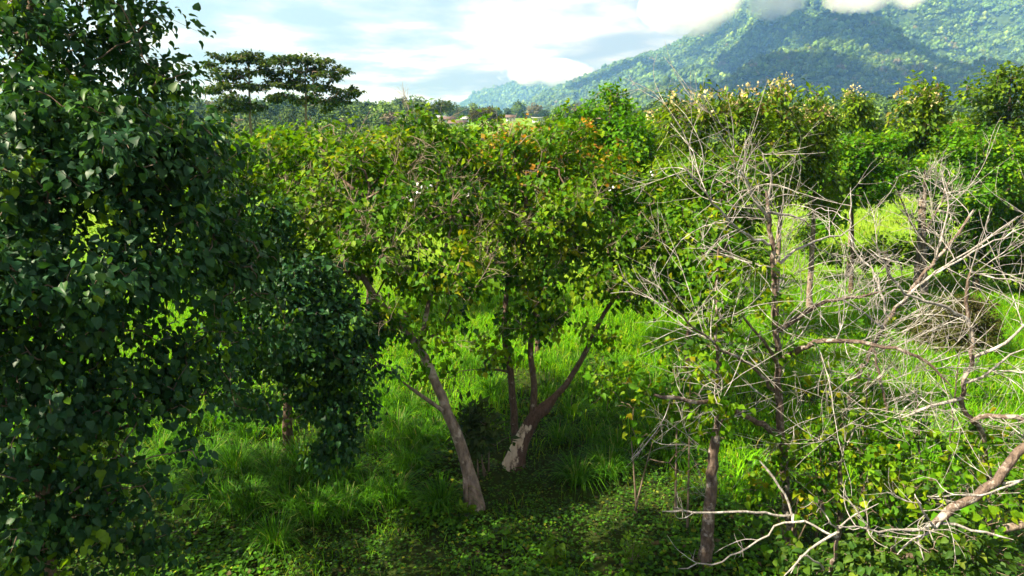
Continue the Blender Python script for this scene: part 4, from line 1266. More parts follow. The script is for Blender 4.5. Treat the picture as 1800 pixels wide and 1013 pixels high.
cols = np.repeat(pick_cols(n, PAL_GRASS, rng) * (1 + .25 * cl[:, None]), 7, 0)
o = link('meadow_grass', new_mesh('meadow_grass', V, [Q, T], False, cols), mat=M_GRASS)
tag(o, 'tall bright green meadow grass behind the trees', 'grass', kind='stuff')

# shorter grass of the clearing and the fields behind
xy = scatter(42000, 30.2, 85, rng, 1.5)
cl = nz(xy[:, 0], xy[:, 1], .2, 4.0)
n = len(xy)
pos = np.stack([xy[:, 0], xy[:, 1], gz(xy[:, 0], xy[:, 1]) - .02], 1)
h = np.where(xy[:, 1] < 38, .16, .3) * rng.uniform(.6, 1.4, n) * (1 + .5 * cl)
V, Q, T = blade_arrays(pos, h, rng.uniform(.02, .045, n), rng.uniform(0, 6.28, n), rng.uniform(.2, .8, n), rng)
cols = np.repeat(pick_cols(n, [(3, (.12, .25, .008)), (3, (.16, .28, .01)), (1, (.24, .26, .03))], rng), 7, 0)
o = link('clearing_grass', new_mesh('clearing_grass', V, [Q, T], False, cols), mat=M_GRASS)
tag(o, 'short yellow-green grass of the clearing beyond the meadow', 'grass', kind='stuff')

# creeping ground cover under the near trees
xy = scatter(150000, 8.6, 22.5, rng, 1.15, 1.0)
cl = nz(xy[:, 0], xy[:, 1], .9, 12.0)
cl2 = nz(xy[:, 0], xy[:, 1], .33, 31.0)
keep = rng.uniform(size=len(xy)) < np.clip(.75 + .9 * cl, .12, 1) * np.clip((23.5 - xy[:, 1]) / 5, 0, 1)
xy, cl, cl2 = xy[keep], cl[keep], cl2[keep]
n = len(xy)
mound = np.clip(.16 + .22 * cl + .1 * nz(xy[:, 0], xy[:, 1], 2.6, 3.0), .02, .5)
pos = np.stack([xy[:, 0], xy[:, 1], gz(xy[:, 0], xy[:, 1]) + mound * rng.uniform(.15, 1, n) ** .5], 1)
a = rng.uniform(0, 6.28, n)
A = np.stack([np.cos(a), np.sin(a), rng.uniform(-.5, .35, n)], 1)
Nn = np.stack([rng.normal(0, .35, n), rng.normal(0, .35, n), np.ones(n)], 1)
A, Nn, B = leaf_basis(A, Nn)
S = rng.uniform(.035, .085, n) * (1 + .5 * (cl2 > .15))
V, F = leaf_arrays(T_KITE, pos, A, Nn, B, S)
pc = pick_cols(n, [(5, (.035, .115, .006)), (4, (.055, .16, .006)), (1.5, (.10, .23, .006)), (.6, (.18, .22, .012)), (.5, (.07, .055, .02)), (2, (.018, .05, .006))], rng) * (1 + .75 * cl2[:, None])
o = link('ground_cover', new_mesh('ground_cover', V, [F], False, np.repeat(np.clip(pc, .005, .6), 4, 0)), mat=M_COVER)
tag(o, 'low creeping ground cover of small green leaves under the trees', 'ground cover', kind='stuff')

# fine grass growing through it
xy = scatter(22000, 8.8, 17.5, rng, .9, 1.0)
cl = nz(xy[:, 0], xy[:, 1], .7, 51.0)
xy = xy[rng.uniform(size=len(xy)) < np.clip(.1 + 1.3 * cl, .02, 1)]
n = len(xy)
pos = np.stack([xy[:, 0], xy[:, 1], gz(xy[:, 0], xy[:, 1])], 1)
V, Q, T = blade_arrays(pos, rng.uniform(.15, .42, n), rng.uniform(.004, .008, n), rng.uniform(0, 6.28, n), rng.uniform(.3, 1, n), rng)
o = link('undergrowth_grass', new_mesh('undergrowth_grass', V, [Q, T], False, np.repeat(pick_cols(n, PAL_GRASS, rng) * .7, 7, 0)), mat=M_GRASS)
tag(o, 'fine scattered grass growing through the ground cover', 'grass', kind='stuff')

# grass tussocks: five shapes, copied
TUS = []
for k in range(5):
    r2 = np.random.default_rng(200 + k)
    n = 260
    a = r2.uniform(0, 6.28, n)
    rr = .2 * r2.uniform(0, 1, n) ** .6
    pos = np.stack([np.cos(a) * rr, np.sin(a) * rr, np.full(n, -.03)], 1)
    V, Q, T = blade_arrays(pos, r2.uniform(.45, 1.05, n), r2.uniform(.006, .011, n), a + r2.normal(0, .45, n), r2.uniform(.3, 1.25, n), r2)
    cols = np.repeat(pick_cols(n, [(5, (.06, .21, .008)), (4, (.10, .28, .01)), (2.5, (.025, .09, .006)), (.6, (.25, .3, .09))], r2), 7, 0)
    me = new_mesh('grass_tussock', V, [Q, T], False, cols)
    me.materials.append(M_GRASS)
    TUS.append(me)


def tussock(px, py, s, label, k, group='grass tussocks on the shaded ground'):
    p = G(px, py)
    o = link('grass_tussock', TUS[k % 5])
    o.location = (p[0], p[1], float(gz(p[0], p[1])))
    o.rotation_euler = (0, 0, k * 1.37)
    s *= 1.02
    o.scale = (s, s, s * (.85 + .06 * (k % 4)))
    tag(o, label, 'grass tussock', group)


tussock(1015, 845, .85, 'lone upright grass tussock right of the cream-based forked trunk', 0)
tussock(775, 888, .8, 'grass tussock touching the left of the leaning trunk foot', 1)
tussock(690, 885, .95, 'big grass tussock second to the left of the leaning trunk foot', 2)
tussock(485, 965, .75, 'paler grass tussock alone at the lower left edge of the ground cover', 3)
rs = np.random.default_rng(77)
row = 'one of the dense grass tussocks below the drooping dark boughs'
for px, py in ((600, 910), (555, 920), (520, 905), (440, 915), (400, 900), (590, 870), (545, 865), (490, 870), (450, 860), (410, 850), (370, 880), (350, 840), (430, 820), (480, 830), (530, 835), (570, 830), (620, 850), (640, 890)):
    tussock(px + rs.uniform(-8, 8), py + rs.uniform(-6, 6), rs.uniform(.7, .95), row, int(rs.integers(0, 99)), 'tussocks below the drooping dark boughs')
mid = 'one of the bright grass tussocks between the leaning trunk and the dark boughs'
for px, py in ((745, 790), (725, 775), (760, 770), (690, 760), (650, 745), (720, 720), (680, 715), (640, 705), (740, 830), (705, 830), (665, 800), (760, 720), (700, 680), (650, 670), (730, 660)):
    tussock(px + rs.uniform(-8, 8), py + rs.uniform(-6, 6), rs.uniform(.6, .9), mid, int(rs.integers(0, 99)), 'tussocks left of the leaning trunk')
rgt = 'one of the grass tussocks behind and right of the forked trunk'
for px, py in ((990, 790), (1040, 790), (1090, 800), (1000, 740), (1060, 745), (1110, 760), (1150, 780), (1170, 740), (960, 700), (1020, 700), (1080, 700), (1130, 710), (860, 700), (840, 660), (870, 640), (960, 650), (1020, 655), (1090, 660), (1150, 680), (1200, 720), (1060, 840), (1180, 810)):
    tussock(px + rs.uniform(-10, 10), py + rs.uniform(-6, 6), rs.uniform(.6, .9), rgt, int(rs.integers(0, 99)), 'tussocks behind the forked trunk')
lft = 'one of the grass tussocks glimpsed through the left tree'
for px, py in ((250, 760), (300, 770), (340, 760), (280, 800), (320, 810), (380, 790), (390, 750), (430, 770), (470, 760), (180, 770), (230, 830), (300, 860)):
    tussock(px + rs.uniform(-10, 10), py + rs.uniform(-6, 6), rs.uniform(.6, .9), lft, int(rs.integers(0, 99)), 'tussocks seen through the left tree')

# a broad-leafed weed on the ground cover and the seedling at the bottom edge
for i, (px, py, s, lab) in enumerate(((822, 915, .5, 'small bright weed with broad leaves below the leaning trunk'), (970, 1000, .6, 'broad-leafed weed at the bottom centre edge'), (1110, 1000, .9, 'feathery green seedling at the bottom right of centre'))):
    p = G(px, py)
    r2 = np.random.default_rng(300 + i)
    rt = root('weed', (p[0], p[1], float(gz(p[0], p[1]))), lab, 'plant')
    base = np.array(rt.location)
    m = 14
    a = r2.uniform(0, 6.28, m)
    tips = base + np.stack([np.cos(a) * .22 * s, np.sin(a) * .22 * s, .25 + r2.uniform(0, .3, m) * s], 1)
    V, F = tube_arrays([(np.array([[0, 0, -.02], (t - base) * .5 + [0, 0, .06], t - base]), np.array([.006, .005, .003])) for t in tips], 4, r2)
    tag(link('stems', new_mesh('stems', V, [F], True), rt, M_TWIG), kind='stuff')
    foliage(rt, base, tips, unit(tips - base), r2, 3 if i < 2 else 12, .07 if i < 2 else .12, .13 if i < 2 else .06, [(1, (.09, .2, .016)), (1, (.12, .24, .018))], T_HEART, M_LEAF, droop=.1)

# white blossoms caught in the crown of the leaning tree and beside the forked one
petal_v = np.array([(0, 0, 0), (.5, .1, .2), (.35, .6, .35), (-.1, .7, .1), (-.5, .35, .3), (-.45, -.2, .15), (.1, -.5, .3)], float)
petal_f = np.array([(0, 1, 2), (0, 2, 3), (0, 3, 4), (0, 4, 5), (0, 5, 6), (0, 6, 1)])
M_WHITE = make_plain('white_petal', (.82, .82, .84), .6, .05)
BL = [(737, 327, 12.6, 'white blossom highest of the cluster in the leaning tree crown'), (736, 340, 12.5, 'white blossom in the middle of the cluster in the leaning tree crown'), (758, 329, 12.6, 'small white blossom right of the cluster in the leaning tree crown'), (720, 350, 12.4, 'white blossom lowest of the cluster in the leaning tree crown'),
      (823, 342, 13.9, 'white blossom between the leaning and forked crowns'), (1143, 308, 14.6, 'white blossom at the right rim of the forked tree crown'), (1075, 334, 14.2, 'white blossom in the right half of the forked tree crown')]
for i, (px, py, Y, lab) in enumerate(BL):
    r2 = np.random.default_rng(400 + i)
    VV, FF = [], []
    for k in range(3):
        q = Matrix.Rotation(r2.uniform(0, 6.28), 3, Vector(r2.normal(size=3)).normalized())
        VV.append((petal_v @ np.array(q).T) * .045 + r2.normal(0, .03, 3))
        FF.append(petal_f + 7 * k)
    o = link('white_blossom', new_mesh('white_blossom', np.concatenate(VV), [np.concatenate(FF)]), mat=M_WHITE)
    o.location = tuple(P(px, py, Y))
    tag(o, lab, 'blossom', 'white blossoms in the crowns')

# fallen logs at the bottom right
for i, (pts, r0, r1, lab, mt) in enumerate((([P(1685, 945, 9.4), P(1740, 935, 9.4), P(1830, 915, 9.4)], .07, .06, 'pale fallen log lying among leaves at the lower right edge', M_PALEBARK),
        ([P(1530, 1010, 9.0), P(1562, 985, 9.1), P(1640, 972, 9.2), P(1720, 980, 9.2), P(1830, 1005, 9.1)], .06, .05, 'dark fallen branch at the bottom right below the bleached boughs', M_BARK))):
    r2 = np.random.default_rng(500 + i)
    q = resample(pts, .15)
    b0 = q[0].copy()
    V, F = tube_arrays([(q - b0, np.linspace(r0, r1, len(q)))], 9, r2, .08)
    o = link('fallen_log', new_mesh('fallen_log', V, [F], True), mat=mt)
    o.location = tuple(b0)
    tag(o, lab, 'log')

# ------------------------------------------------------------------ middle distance: houses and single trees
def box(x0, x1, y0, y1, z0, z1):
    V = np.array([(x, y, z) for z in (z0, z1) for y in (y0, y1) for x in (x0, x1)], float)
    F = np.array([(0, 2, 3, 1), (4, 5, 7, 6), (0, 1, 5, 4), (1, 3, 7, 5), (3, 2, 6, 7), (2, 0, 4, 6)])
    return V, F


def part(name, V, F, parent, mat):
    return link(name, new_mesh(name, V, [F]), parent, mat)


M_WALLW = make_plain('white_wall', (.74, .73, .70), .8, .06, 1.0)
M_ROOFG = make_plain('grey_roof', (.36, .37, .39), .6, .1, 1.0)
M_ROOFR = make_plain('red_roof', (.11, .065, .05), .7, .15, 2.0)
M_ROOFB = make_plain('metal_roof', (.45, .52, .62), .4, .1, 2.0)
M_PANE = make_plain('window_pane', (.03, .035, .04), .15, .1, 1.0)
M_FRAME = make_plain('window_frame', (.6, .6, .58), .5, .05, 1.0)
M_DOOR = make_plain('door_wood', (.14, .08, .05), .6, .1, 2.0)


def house(label, px, py, Y, w, h, d, roof, nwin, gable=True, rot=0.0, rise=1.2):
    p = P(px, py, Y)
    p[2] = float(gz(p[0], p[1]))
    rt = root('house', p, label, 'house')
    rt.rotation_euler = (0, 0, rot)
    V, F = box(-w / 2, w / 2, 0, d, -.6, h)
    part('wall', V, F, rt, M_WALLW)
    e = .5
    if gable:
        V = np.array([(-w / 2 - e, -e, h), (w / 2 + e, -e, h), (w / 2 + e, d + e, h), (-w / 2 - e, d + e, h), (-w / 2 - e, d / 2, h + rise), (w / 2 + e, d / 2, h + rise),
                      (-w / 2 - e, -e, h - .15), (w / 2 + e, -e, h - .15), (w / 2 + e, d + e, h - .15), (-w / 2 - e, d + e, h - .15)], float)
        me = new_mesh('roof', V, [np.array([(0, 1, 5, 4), (2, 3, 4, 5), (6, 9, 8, 7), (0, 6, 7, 1), (3, 2, 8, 9)]), np.array([(1, 2, 5), (3, 0, 4)]), np.array([(1, 7, 8, 2), (0, 3, 9, 6)])])
        link('roof', me, rt, roof)
    else:
        V, F = box(-w / 2 - e, w / 2 + e, -e, d + e, h, h + .4)
        part('roof', V, F, rt, roof)
    for k in range(nwin):
        xc = -w / 2 + w * (k + .5) / nwin
        ww, hh = w / nwin * .5, h * .42
        z0 = h * .4
        if k == nwin // 2 and nwin > 2:
            V, F = box(xc - ww * .4, xc + ww * .4, -.06, .02, 0, h * .75)
            part('door', V, F, rt, M_DOOR)
            continue
        V, F = box(xc - ww / 2, xc + ww / 2, -.06, .02, z0, z0 + hh)
        f = part('window', V, F, rt, M_FRAME)
        V, F = box(xc - ww / 2 + .1, xc + ww / 2 - .1, -.09, -.055, z0 + .1, z0 + hh - .1)
        part('pane', V, F, f, M_PANE)
    return rt


house('long white house with flat grey roof and dark windows on the rise', 948, 213, 330, 6.4, 2.2, 5, M_ROOFG, 7, gable=False)
house('small white house below the umbrella tree on the rise', 773, 206, 330, 5, 2.2, 4, M_ROOFG, 3, rise=.8)
house('low house with red roof right of the umbrella tree', 788, 211, 320, 6, 1.6, 5, M_ROOFR, 3, rise=1.3, rot=.2)
house('small white gable house between the red roofs', 818, 211, 330, 4, 1.7, 4, M_ROOFG, 2, rise=1.0, rot=-.3)
house('red-brown roofed house nearest below the other houses', 803, 221, 290, 7, 1.3, 5, M_ROOFR, 3, rise=1.2, rot=-.1)
house('house with red-brown roof between the trees left of the long white house', 898, 206, 345, 4.5, 2.0, 4, M_ROOFR, 3, rise=1.2)
house('tiny metal-roofed house in the valley between two flowering trees', 1486, 224, 240, 3.4, 1.0, 4, M_ROOFB, 2, rise=.7, rot=.3)

PAL_FARG = [(4, (.05, .085, .02)), (3, (.075, .12, .022)), (1, (.10, .15, .025))]
PAL_FARB = [(3, (.085, .075, .04)), (2, (.07, .08, .03))]
PAL_FARL = [(3, (.10, .19, .02)), (2, (.13, .22, .022))]
for lab, sd_, tr, bl, n, size, pal in (
    ('dark umbrella-crowned tree beside the far houses', 81, (775, 225, 210, 190, .3), [(760, 192, 210, (2.6, 2.6, 1.0)), (785, 186, 210, (2.8, 2.8, .9)), (770, 182, 210, (2.0, 2.0, .7)), (748, 202, 208, (2.2, 2.2, 1.2))], 170, .55, PAL_FARG),
    ('brownish half-bare rounded tree behind the leaning tree crown', 82, (700, 285, 85, 240, .2), [(690, 246, 85, (2.0, 2.0, 1.3)), (715, 248, 85, (1.8, 1.8, 1.1))], 200, .3, PAL_FARB),
    ('small lime-green tree left of the brownish half-bare tree', 83, (655, 285, 80, 240, .15), [(655, 244, 80, (1.5, 1.5, 1.0)), (640, 252, 80, (1.2, 1.2, .8))], 140, .28, PAL_FARL),
    ('dark green rounded tree just left of the brownish half-bare tree', 84, (680, 275, 95, 235, .15), [(683, 240, 95, (1.4, 1.4, 1.1)), (672, 248, 95, (1.1, 1.1, .9))], 130, .3, PAL_FARL),
    ('wide low grey-green tree left of the long white house', 85, (848, 225, 200, 200, .3), [(836, 203, 200, (2.0, 2.0, 1.3)), (855, 200, 200, (2.3, 2.3, 1.4)), (868, 207, 200, (1.8, 1.8, 1.0))], 160, .5, PAL_FARB),
    ('rounded bright tree in the gap left of the cone-shaped teak', 86, (1560, 300, 75, 240, .2), [(1555, 235, 75, (2.0, 2.0, 1.2)), (1535, 248, 75, (1.8, 1.8, 1.2)), (1580, 250, 75, (1.6, 1.6, 1.0))], 200, .3, PAL_FARG),
    ('yellowing tree in the gap right of the cone-shaped teak', 87, (1690, 300, 60, 240, .18), [(1685, 235, 60, (1.3, 1.3, 1.0)), (1700, 250, 60, (1.2, 1.2, .9))], 140, .26, [(3, (.2, .17, .04)), (2, (.13, .14, .03))]),
    ('dark green tree right of the long white house', 88, (985, 240, 150, 215, .2), [(975, 216, 150, (2.4, 2.4, 1.4)), (1000, 214, 150, (2.4, 2.4, 1.5)), (955, 222, 150, (1.8, 1.8, 1.0))], 180, .42, PAL_FARG),
):
    make_tree('distant_tree', lab, 'tree', sd_, simple_trunk(*tr), blobs_px(bl), n, 14, size, pal, spread=size * 2.2, gap=.1, rtip=.02, step=1.0, nbranch=6, bmin=.05, droop=.3)


# ------------------------------------------------------------------ far woods: uncountable, one object each
def ico(sub):
    import bmesh
    bm = bmesh.new()
    bmesh.ops.create_icosphere(bm, subdivisions=sub, radius=1.0)
    V = np.array([v.co[:] for v in bm.verts])
    F = np.array([[v.index for v in f.verts] for f in bm.faces])
    bm.free()
    return V, F


def crown_proto(rng, lumps, sub=1, ruff=.3):
    VV, FF, k = [], [], 0
    v0, f0 = ico(sub)
    for i in range(lumps):
        a = rng.uniform(0, 6.28)
        r = rng.uniform(.1, .55)
        c = np.array([math.cos(a) * r, math.sin(a) * r, rng.uniform(.25, .75)])
        s = rng.uniform(.16, .36)
        v = v0 * s * (1 + rng.uniform(-ruff, ruff, (len(v0), 1))) * np.array([1, 1, .85]) + c
        VV.append(v); FF.append(f0 + k); k += len(v0)
    return np.concatenate(VV), np.concatenate(FF)


def leafy_proto(rng, n):
    """open crown of leaf clumps, unit size"""
    cl = unit(rng.normal(size=(14, 3))) * rng.uniform(.15, .38, (14, 1)) + np.array([0, 0, .6])
    c = cl[rng.integers(0, 14, n)]
    off = unit(rng.normal(size=(n, 3))) * rng.uniform(.6, 1, (n, 1)) * .17
    A = off * 3 + rng.normal(0, .4, (n, 3)); A[:, 2] -= .2
    N_ = off * 4 + np.array([0, 0, .7]) + rng.normal(0, .3, (n, 3))
    A, N_, B = leaf_basis(A, N_)
    V, F = leaf_arrays(T_KITE, c + off, A, N_, B, rng.uniform(.06, .11, n))
    a = np.linspace(0, 6.28, 5)[:-1]
    tv = np.concatenate([np.stack([.022 * np.cos(a), .022 * np.sin(a), np.full(4, -.1)], 1), np.stack([.012 * np.cos(a), .012 * np.sin(a), np.full(4, .6)], 1)])
    k = len(V)
    tf = np.array([(i, (i + 1) % 4, 4 + (i + 1) % 4) for i in range(4)] + [(i, 4 + (i + 1) % 4, 4 + i) for i in range(4)]) + k
    return np.concatenate([V, tv]), np.concatenate([F, tf])


def wood_mat(name):
    m = bpy.data.materials.new(name)
    m.use_nodes = True
    nt = m.node_tree
    L = nt.links.new
    pb = nt.nodes['Principled BSDF']
    pb.inputs['Roughness'].default_value = .9
    pb.inputs['Specular IOR Level'].default_value = .1
    at = nn(nt, 'ShaderNodeAttribute', attribute_name='itint', attribute_type='INSTANCER')
    tc = nn(nt, 'ShaderNodeTexCoord')
    no = nn(nt, 'ShaderNodeTexNoise', i_Scale=7.0, i_Detail=4.0)
    L(tc.outputs['Object'], no.inputs['Vector'])
    r = ramp(nt, [(.3, (.55, .6, .55)), (.7, (1.4, 1.4, 1.3))], no.outputs['Fac'])
    mu = nn(nt, 'ShaderNodeMixRGB', blend_type='MULTIPLY')
    mu.inputs['Fac'].default_value = 1
    L(at.outputs['Color'], mu.inputs['Color1']); L(r.outputs[0], mu.inputs['Color2'])
    L(mu.outputs[0], pb.inputs['Base Color'])
    return m


M_WOOD = wood_mat('far_foliage')


def woods(name, label, protos, pts, scl, cols, rng):
    """one object: its mesh carries the crown shapes and the tree positions, geometry nodes put the one on the other"""
    VV, FF, pid, k = [], [], [], 0
    for i, (v, f) in enumerate(protos):
        VV.append(v); FF.append(f + k); pid.append(np.full(len(v), i + 1)); k += len(v)
    VV.append(pts); pid.append(np.zeros(len(pts)))
    V = np.concatenate(VV)
    me = new_mesh(name, V, [np.concatenate(FF)])
    npt = len(pts)
    ntot = len(V)
    a = me.attributes.new('pid', 'INT', 'POINT'); a.data.foreach_set('value', np.concatenate(pid).astype(np.int32))
    full = np.ones((ntot, 3), np.float32); full[-npt:] = scl
    a = me.attributes.new('scl', 'FLOAT_VECTOR', 'POINT'); a.data.foreach_set('vector', full.ravel())
    rot = np.zeros((ntot, 3), np.float32); rot[-npt:, 2] = rng.uniform(0, 6.28, npt)
    a = me.attributes.new('rot', 'FLOAT_VECTOR', 'POINT'); a.data.foreach_set('vector', rot.ravel())
    pk = np.zeros(ntot, np.int32); pk[-npt:] = rng.integers(0, len(protos), npt)
    a = me.attributes.new('pick', 'INT', 'POINT'); a.data.foreach_set('value', pk)
    c4 = np.ones((ntot, 4), np.float32); c4[-npt:, :3] = cols
    a = me.attributes.new('itint', 'FLOAT_COLOR', 'POINT'); a.data.foreach_set('color', c4.ravel())
    o = link(name, me, mat=M_WOOD)
    tag(o, label, 'forest', kind='stuff')
    ng = bpy.data.node_groups.new(name, 'GeometryNodeTree')
    ng.interface.new_socket('Geometry', in_out='INPUT', socket_type='NodeSocketGeometry')
    ng.interface.new_socket('Geometry', in_out='OUTPUT', socket_type='NodeSocketGeometry')
    gi, go = ng.nodes.new('NodeGroupInput'), ng.nodes.new('NodeGroupOutput')
    L = ng.links.new

    def named(nm, ty):
        q = ng.nodes.new('GeometryNodeInputNamedAttribute')
        q.data_type = ty
        q.inputs['Name'].default_value = nm
        return q.outputs[0]
    pidn = named('pid', 'INT')

    def sepr(val):
        c = ng.nodes.new('FunctionNodeCompare')
        c.data_type = 'INT'
        c.operation = 'EQUAL'
        L(pidn, [s for s in c.inputs if s.enabled][0])
        [s for s in c.inputs if s.enabled][1].default_value = val
        s_ = ng.nodes.new('GeometryNodeSeparateGeometry')
        s_.domain = 'POINT'
        L(gi.outputs[0], s_.inputs[0])
        L(c.outputs[0], s_.inputs[1])
        return s_.outputs[0]
    jn = ng.nodes.new('GeometryNodeJoinGeometry')
    for i in range(len(protos)):
        g = ng.nodes.new('GeometryNodeGeometryToInstance')
        L(sepr(i + 1), g.inputs[0])
        L(g.outputs[0], jn.inputs[0])
    ip = ng.nodes.new('GeometryNodeInstanceOnPoints')
    L(sepr(0), ip.inputs['Points'])
    L(jn.outputs[0], ip.inputs['Instance'])
    ip.inputs['Pick Instance'].default_value = True
    L(named('pick', 'INT'), ip.inputs['Instance Index'])
    L(named('rot', 'FLOAT_VECTOR'), ip.inputs['Rotation'])
    L(named('scl', 'FLOAT_VECTOR'), ip.inputs['Scale'])
    L(ip.outputs[0], go.inputs[0])
    md = o.modifiers.new('woods', 'NODES')
    md.node_group = ng
    return o


rw = np.random.default_rng(9)
def rough_proto(rng):
    v1, f1 = crown_proto(rng, 6, 1, .45)
    v2, f2 = leafy_proto(rng, 420)
    v2[:420 * 4] = (v2[:420 * 4].reshape(420, 4, 3) * .62 + v2[:420 * 4].reshape(420, 4, 3).mean(1, keepdims=True) * .38).reshape(-1, 3)
    v2 = v2 * np.array([1.15, 1.15, 1.0]) + np.array([0, 0, .02])
    return np.concatenate([v1, v2]), np.concatenate([f1, f2 + len(v1)])


protos_far = [rough_proto(rw) for _ in range(5)]
PAL_FOREST = [(5, (.055, .105, .026)), (5, (.075, .135, .03)), (3, (.105, .18, .038)), (1.0, (.16, .24, .05)), (.2, (.14, .13, .07)), (2, (.03, .055, .018))]


def view_filter(x, y, z, m=60):
    p = np.stack([x, y, z + 8], 1)
    px, py, d = project(p)
    return (px > -m) & (px < 1800 + m)


def plant(n, x0, x1, y0, y1, zf, s0, s1, pal, name, label, protos, h0=.9, h1=1.5):
    x = rw.uniform(x0, x1, n); y = rw.uniform(y0, y1, n)
    z = zf(x, y)
    k = view_filter(x, y, z)
    x, y, z = x[k], y[k], z[k]
    s = rw.uniform(s0, s1, len(x)) * (1 + .35 * (rw.uniform(size=len(x)) < .12))
    scl = np.stack([s, s, s * rw.uniform(h0, h1, len(x))], 1)
    return woods(name, label, protos, np.stack([x, y, z - .05 * s], 1), scl, pick_cols(len(x), pal, rw, .2), rw)


plant(95000, -100, 3200, 1020, 3300, lambda x, y: bilerp(mxs, mys, MZ, x, y), 8, 17, PAL_FOREST, 'mountain_forest', 'dense forest covering the cloud-capped mountain', protos_far)
plant(15000, 60, 1480, 830, 1600, lambda x, y: np.where(bilerp(hxs, hys, HZ, x, y) > 3, bilerp(hxs, hys, HZ, x, y), -60), 7, 13, [(5, (.05, .085, .022)), (5, (.07, .12, .026)), (3, (.10, .16, .03)), (1, (.14, .2, .035)), (1, (.13, .12, .07))], 'foothill_forest', 'greener forest on the foothill before the mountain', protos_far)
plant(9000, -650, 780, 3200, 4300, lambda x, y: bilerp(rxs, rys, RZg, x, y), 14, 24, PAL_FOREST, 'far_ridge_forest', 'hazy forest on the far ridge left of the mountain', protos_far)

# valley woods between the meadow and the mountain
protos_mid = [leafy_proto(rw, 900) for _ in range(4)]
nv = 5200
y = 95 + (1000 - 95) * rw.uniform(0, 1, nv) ** 1.15
x = rw.uniform(-1, 1, nv) * (.80 * y)
z = gz(x, y)
px, py, d = project(np.stack([x, y, z], 1))
clear = ((px > 815) & (px < 880) & (y > 120) & (y < 420)) | ((px > 740) & (px < 1010) & (y > 225) & (y < 420)) | ((px > 1400) & (y < 130))
clear |= (nz(x, y, .008, 77.0) > .22) & (y < 500)
k = ~clear
x, y, z = x[k], y[k], z[k]
s = rw.uniform(5.5, 11.5, len(x)) * np.clip(y / 260, .62, 1.1)
s = np.where((px[k] > 740) & (px[k] < 1010) & (y < 230), s * .55, s)
scl = np.stack([s, s, s * rw.uniform(.7, 1.1, len(x))], 1)
woods('valley_woods', 'mixed woods filling the valley between the meadow and the hills', protos_mid, np.stack([x, y, z - .06 * s], 1), scl,
      pick_cols(len(x), [(5, (.075, .125, .03)), (4, (.11, .18, .035)), (2, (.16, .24, .04)), (1, (.17, .15, .08)), (1, (.05, .09, .025))], rw, .2), rw)


# ------------------------------------------------------------------ clouds on the mountain and haze
def cloud_mat(name, dens, scale, thr):
    m = bpy.data.materials.new(name)
    m.use_nodes = True
    nt = m.node_tree
    nt.nodes.clear()
    L = nt.links.new
    out = nn(nt, 'ShaderNodeOutputMaterial')
    pv = nn(nt, 'ShaderNodeVolumePrincipled')
    pv.inputs['Color'].default_value = (1, 1, 1, 1)
    pv.inputs['Anisotropy'].default_value = 0.0
    tc = nn(nt, 'ShaderNodeTexCoord')
    ln = nn(nt, 'ShaderNodeVectorMath', operation='LENGTH')
    L(tc.outputs['Object'], ln.inputs[0])
    geo = nn(nt, 'ShaderNodeNewGeometry')
    no = nn(nt, 'ShaderNodeTexNoise', i_Scale=scale, i_Detail=4.0, i_Roughness=.55)
    L(geo.outputs['Position'], no.inputs['Vector'])
    v = math_node(nt, 'SUBTRACT', 1.0, ln.outputs['Value'])
    v = math_node(nt, 'ADD', math_node(nt, 'MULTIPLY', v, 1.5), math_node(nt, 'MULTIPLY', math_node(nt, 'SUBTRACT', no.outputs['Fac'], thr), 2.6))
    v = math_node(nt, 'MAXIMUM', math_node(nt, 'MINIMUM', v, 1.0), 0.0)
    v = math_node(nt, 'MULTIPLY', v, dens)
    L(v, pv.inputs['Density'])
    L(pv.outputs[0], out.inputs['Volume'])
    return m


def slope_at(px, py):
    """distance at which the line of sight meets the mountain"""
    for Y in range(1010, 2900, 10):
        p = P(px, py, Y)
        z = float(bilerp(mxs, mys, MZ, np.array([p[0]]), np.array([p[1]]))[0])
        zf_ = float(bilerp(hxs, hys, HZ, np.array([p[0]]), np.array([p[1]]))[0]) if 50 < p[0] < 1490 and 830 < p[1] < 1610 else -99
        if p[2] < max(z, zf_) + 8:
            return Y
    return 2500


M_CLOUD = cloud_mat('cloud', .02, .011, .5)
vi, fi = ico(3)
CL = [(1215, 14, 2330, (175, 110, 90), 'cloud bank hiding the left shoulder of the mountain'), (1372, 0, slope_at(1372, 25) - 120, (95, 70, 52), 'bright cloud puff drifting before the mountain top'),
      (1505, -2, slope_at(1505, 20) - 120, (85, 60, 40), 'thin cloud wisp on the mountain top right of the bright puff'), (1600, -4, slope_at(1600, 15) - 120, (60, 50, 30), 'small cloud wisp at the upper right edge of the mountain'),
      (960, 128, 3500, (260, 120, 72), 'cloud bank capping the far ridge')]
for px, py, Y, s, lab in CL:
    o = link('low_cloud', new_mesh('low_cloud', vi, [fi], True), mat=M_CLOUD)
    o.location = tuple(P(px, py, Y))
    o.scale = s
    tag(o, lab, 'cloud', 'clouds clinging to the mountain')

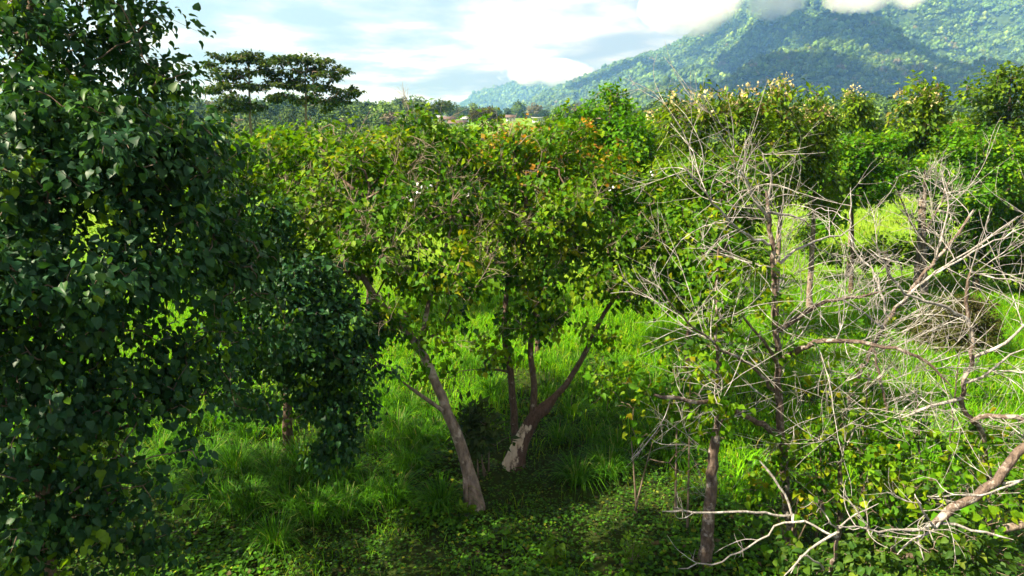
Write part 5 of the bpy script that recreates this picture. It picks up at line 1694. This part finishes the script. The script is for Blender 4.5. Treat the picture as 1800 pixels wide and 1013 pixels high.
# unseen clouds above the picture, added to lay shade on the slopes
mc = bpy.data.materials.new('shade_cloud')
mc.use_nodes = True
mc.node_tree.nodes.clear()
co_ = nn(mc.node_tree, 'ShaderNodeOutputMaterial')
cv_ = nn(mc.node_tree, 'ShaderNodeVolumePrincipled')
cv_.inputs['Color'].default_value = (.98, .99, 1, 1)
cv_.inputs['Density'].default_value = .04
mc.node_tree.links.new(cv_.outputs[0], co_.inputs['Volume'])
rc = np.random.default_rng(60)
for i, (px, py, Y, s_, lab) in enumerate(((1090, 125, 2300, (190, 190, 70), 'unseen cloud added to shade the left shoulder of the mountain'), (1320, 92, 2460, (280, 130, 70), 'unseen cloud added to shade the middle of the mountain'),
        (1570, 70, 2350, (110, 300, 70), 'unseen cloud added to shade the mountain valley'), (1370, 150, 1300, (160, 150, 60), 'small unseen cloud added to shade the foothill'), (1740, 178, 1250, (150, 120, 60), 'small unseen cloud added to shade the right end of the foothill'))):
    t_ = P(px, py, slope_at(px, py))
    c_ = t_ + np.array(sd) * ((1000 - t_[2]) / sd.z)
    v_ = vi * (1 + .28 * np.array([noise.noise(Vector(q) * 1.7 + Vector((i * 9, 0, 0))) for q in vi]))[:, None]
    o = link('shade_cloud', new_mesh('shade_cloud', v_, [fi], True), mat=mc)
    o.location = tuple(c_)
    o.scale = s_
    tag(o, lab, 'cloud', 'unseen shade clouds above the picture')

HZ_DENS = 0.00020
V, F = box(-3700, 5200, -800, 4760, -130, 760)
mh = bpy.data.materials.new('haze')
mh.use_nodes = True
mh.node_tree.nodes.clear()
ho = nn(mh.node_tree, 'ShaderNodeOutputMaterial')
hv = nn(mh.node_tree, 'ShaderNodeVolumePrincipled')
hv.inputs['Color'].default_value = (.20, .44, 1.0, 1)
hv.inputs['Absorption Color'].default_value = (1, 1, 1, 1)
hv.inputs['Density'].default_value = HZ_DENS
hv.inputs['Anisotropy'].default_value = 0.0
mh.node_tree.links.new(hv.outputs[0], ho.inputs['Volume'])
haze = link('haze', new_mesh('haze', V, [F]), mat=mh)
tag(haze, 'pale blue haze in the air over the valley', 'haze', kind='stuff')
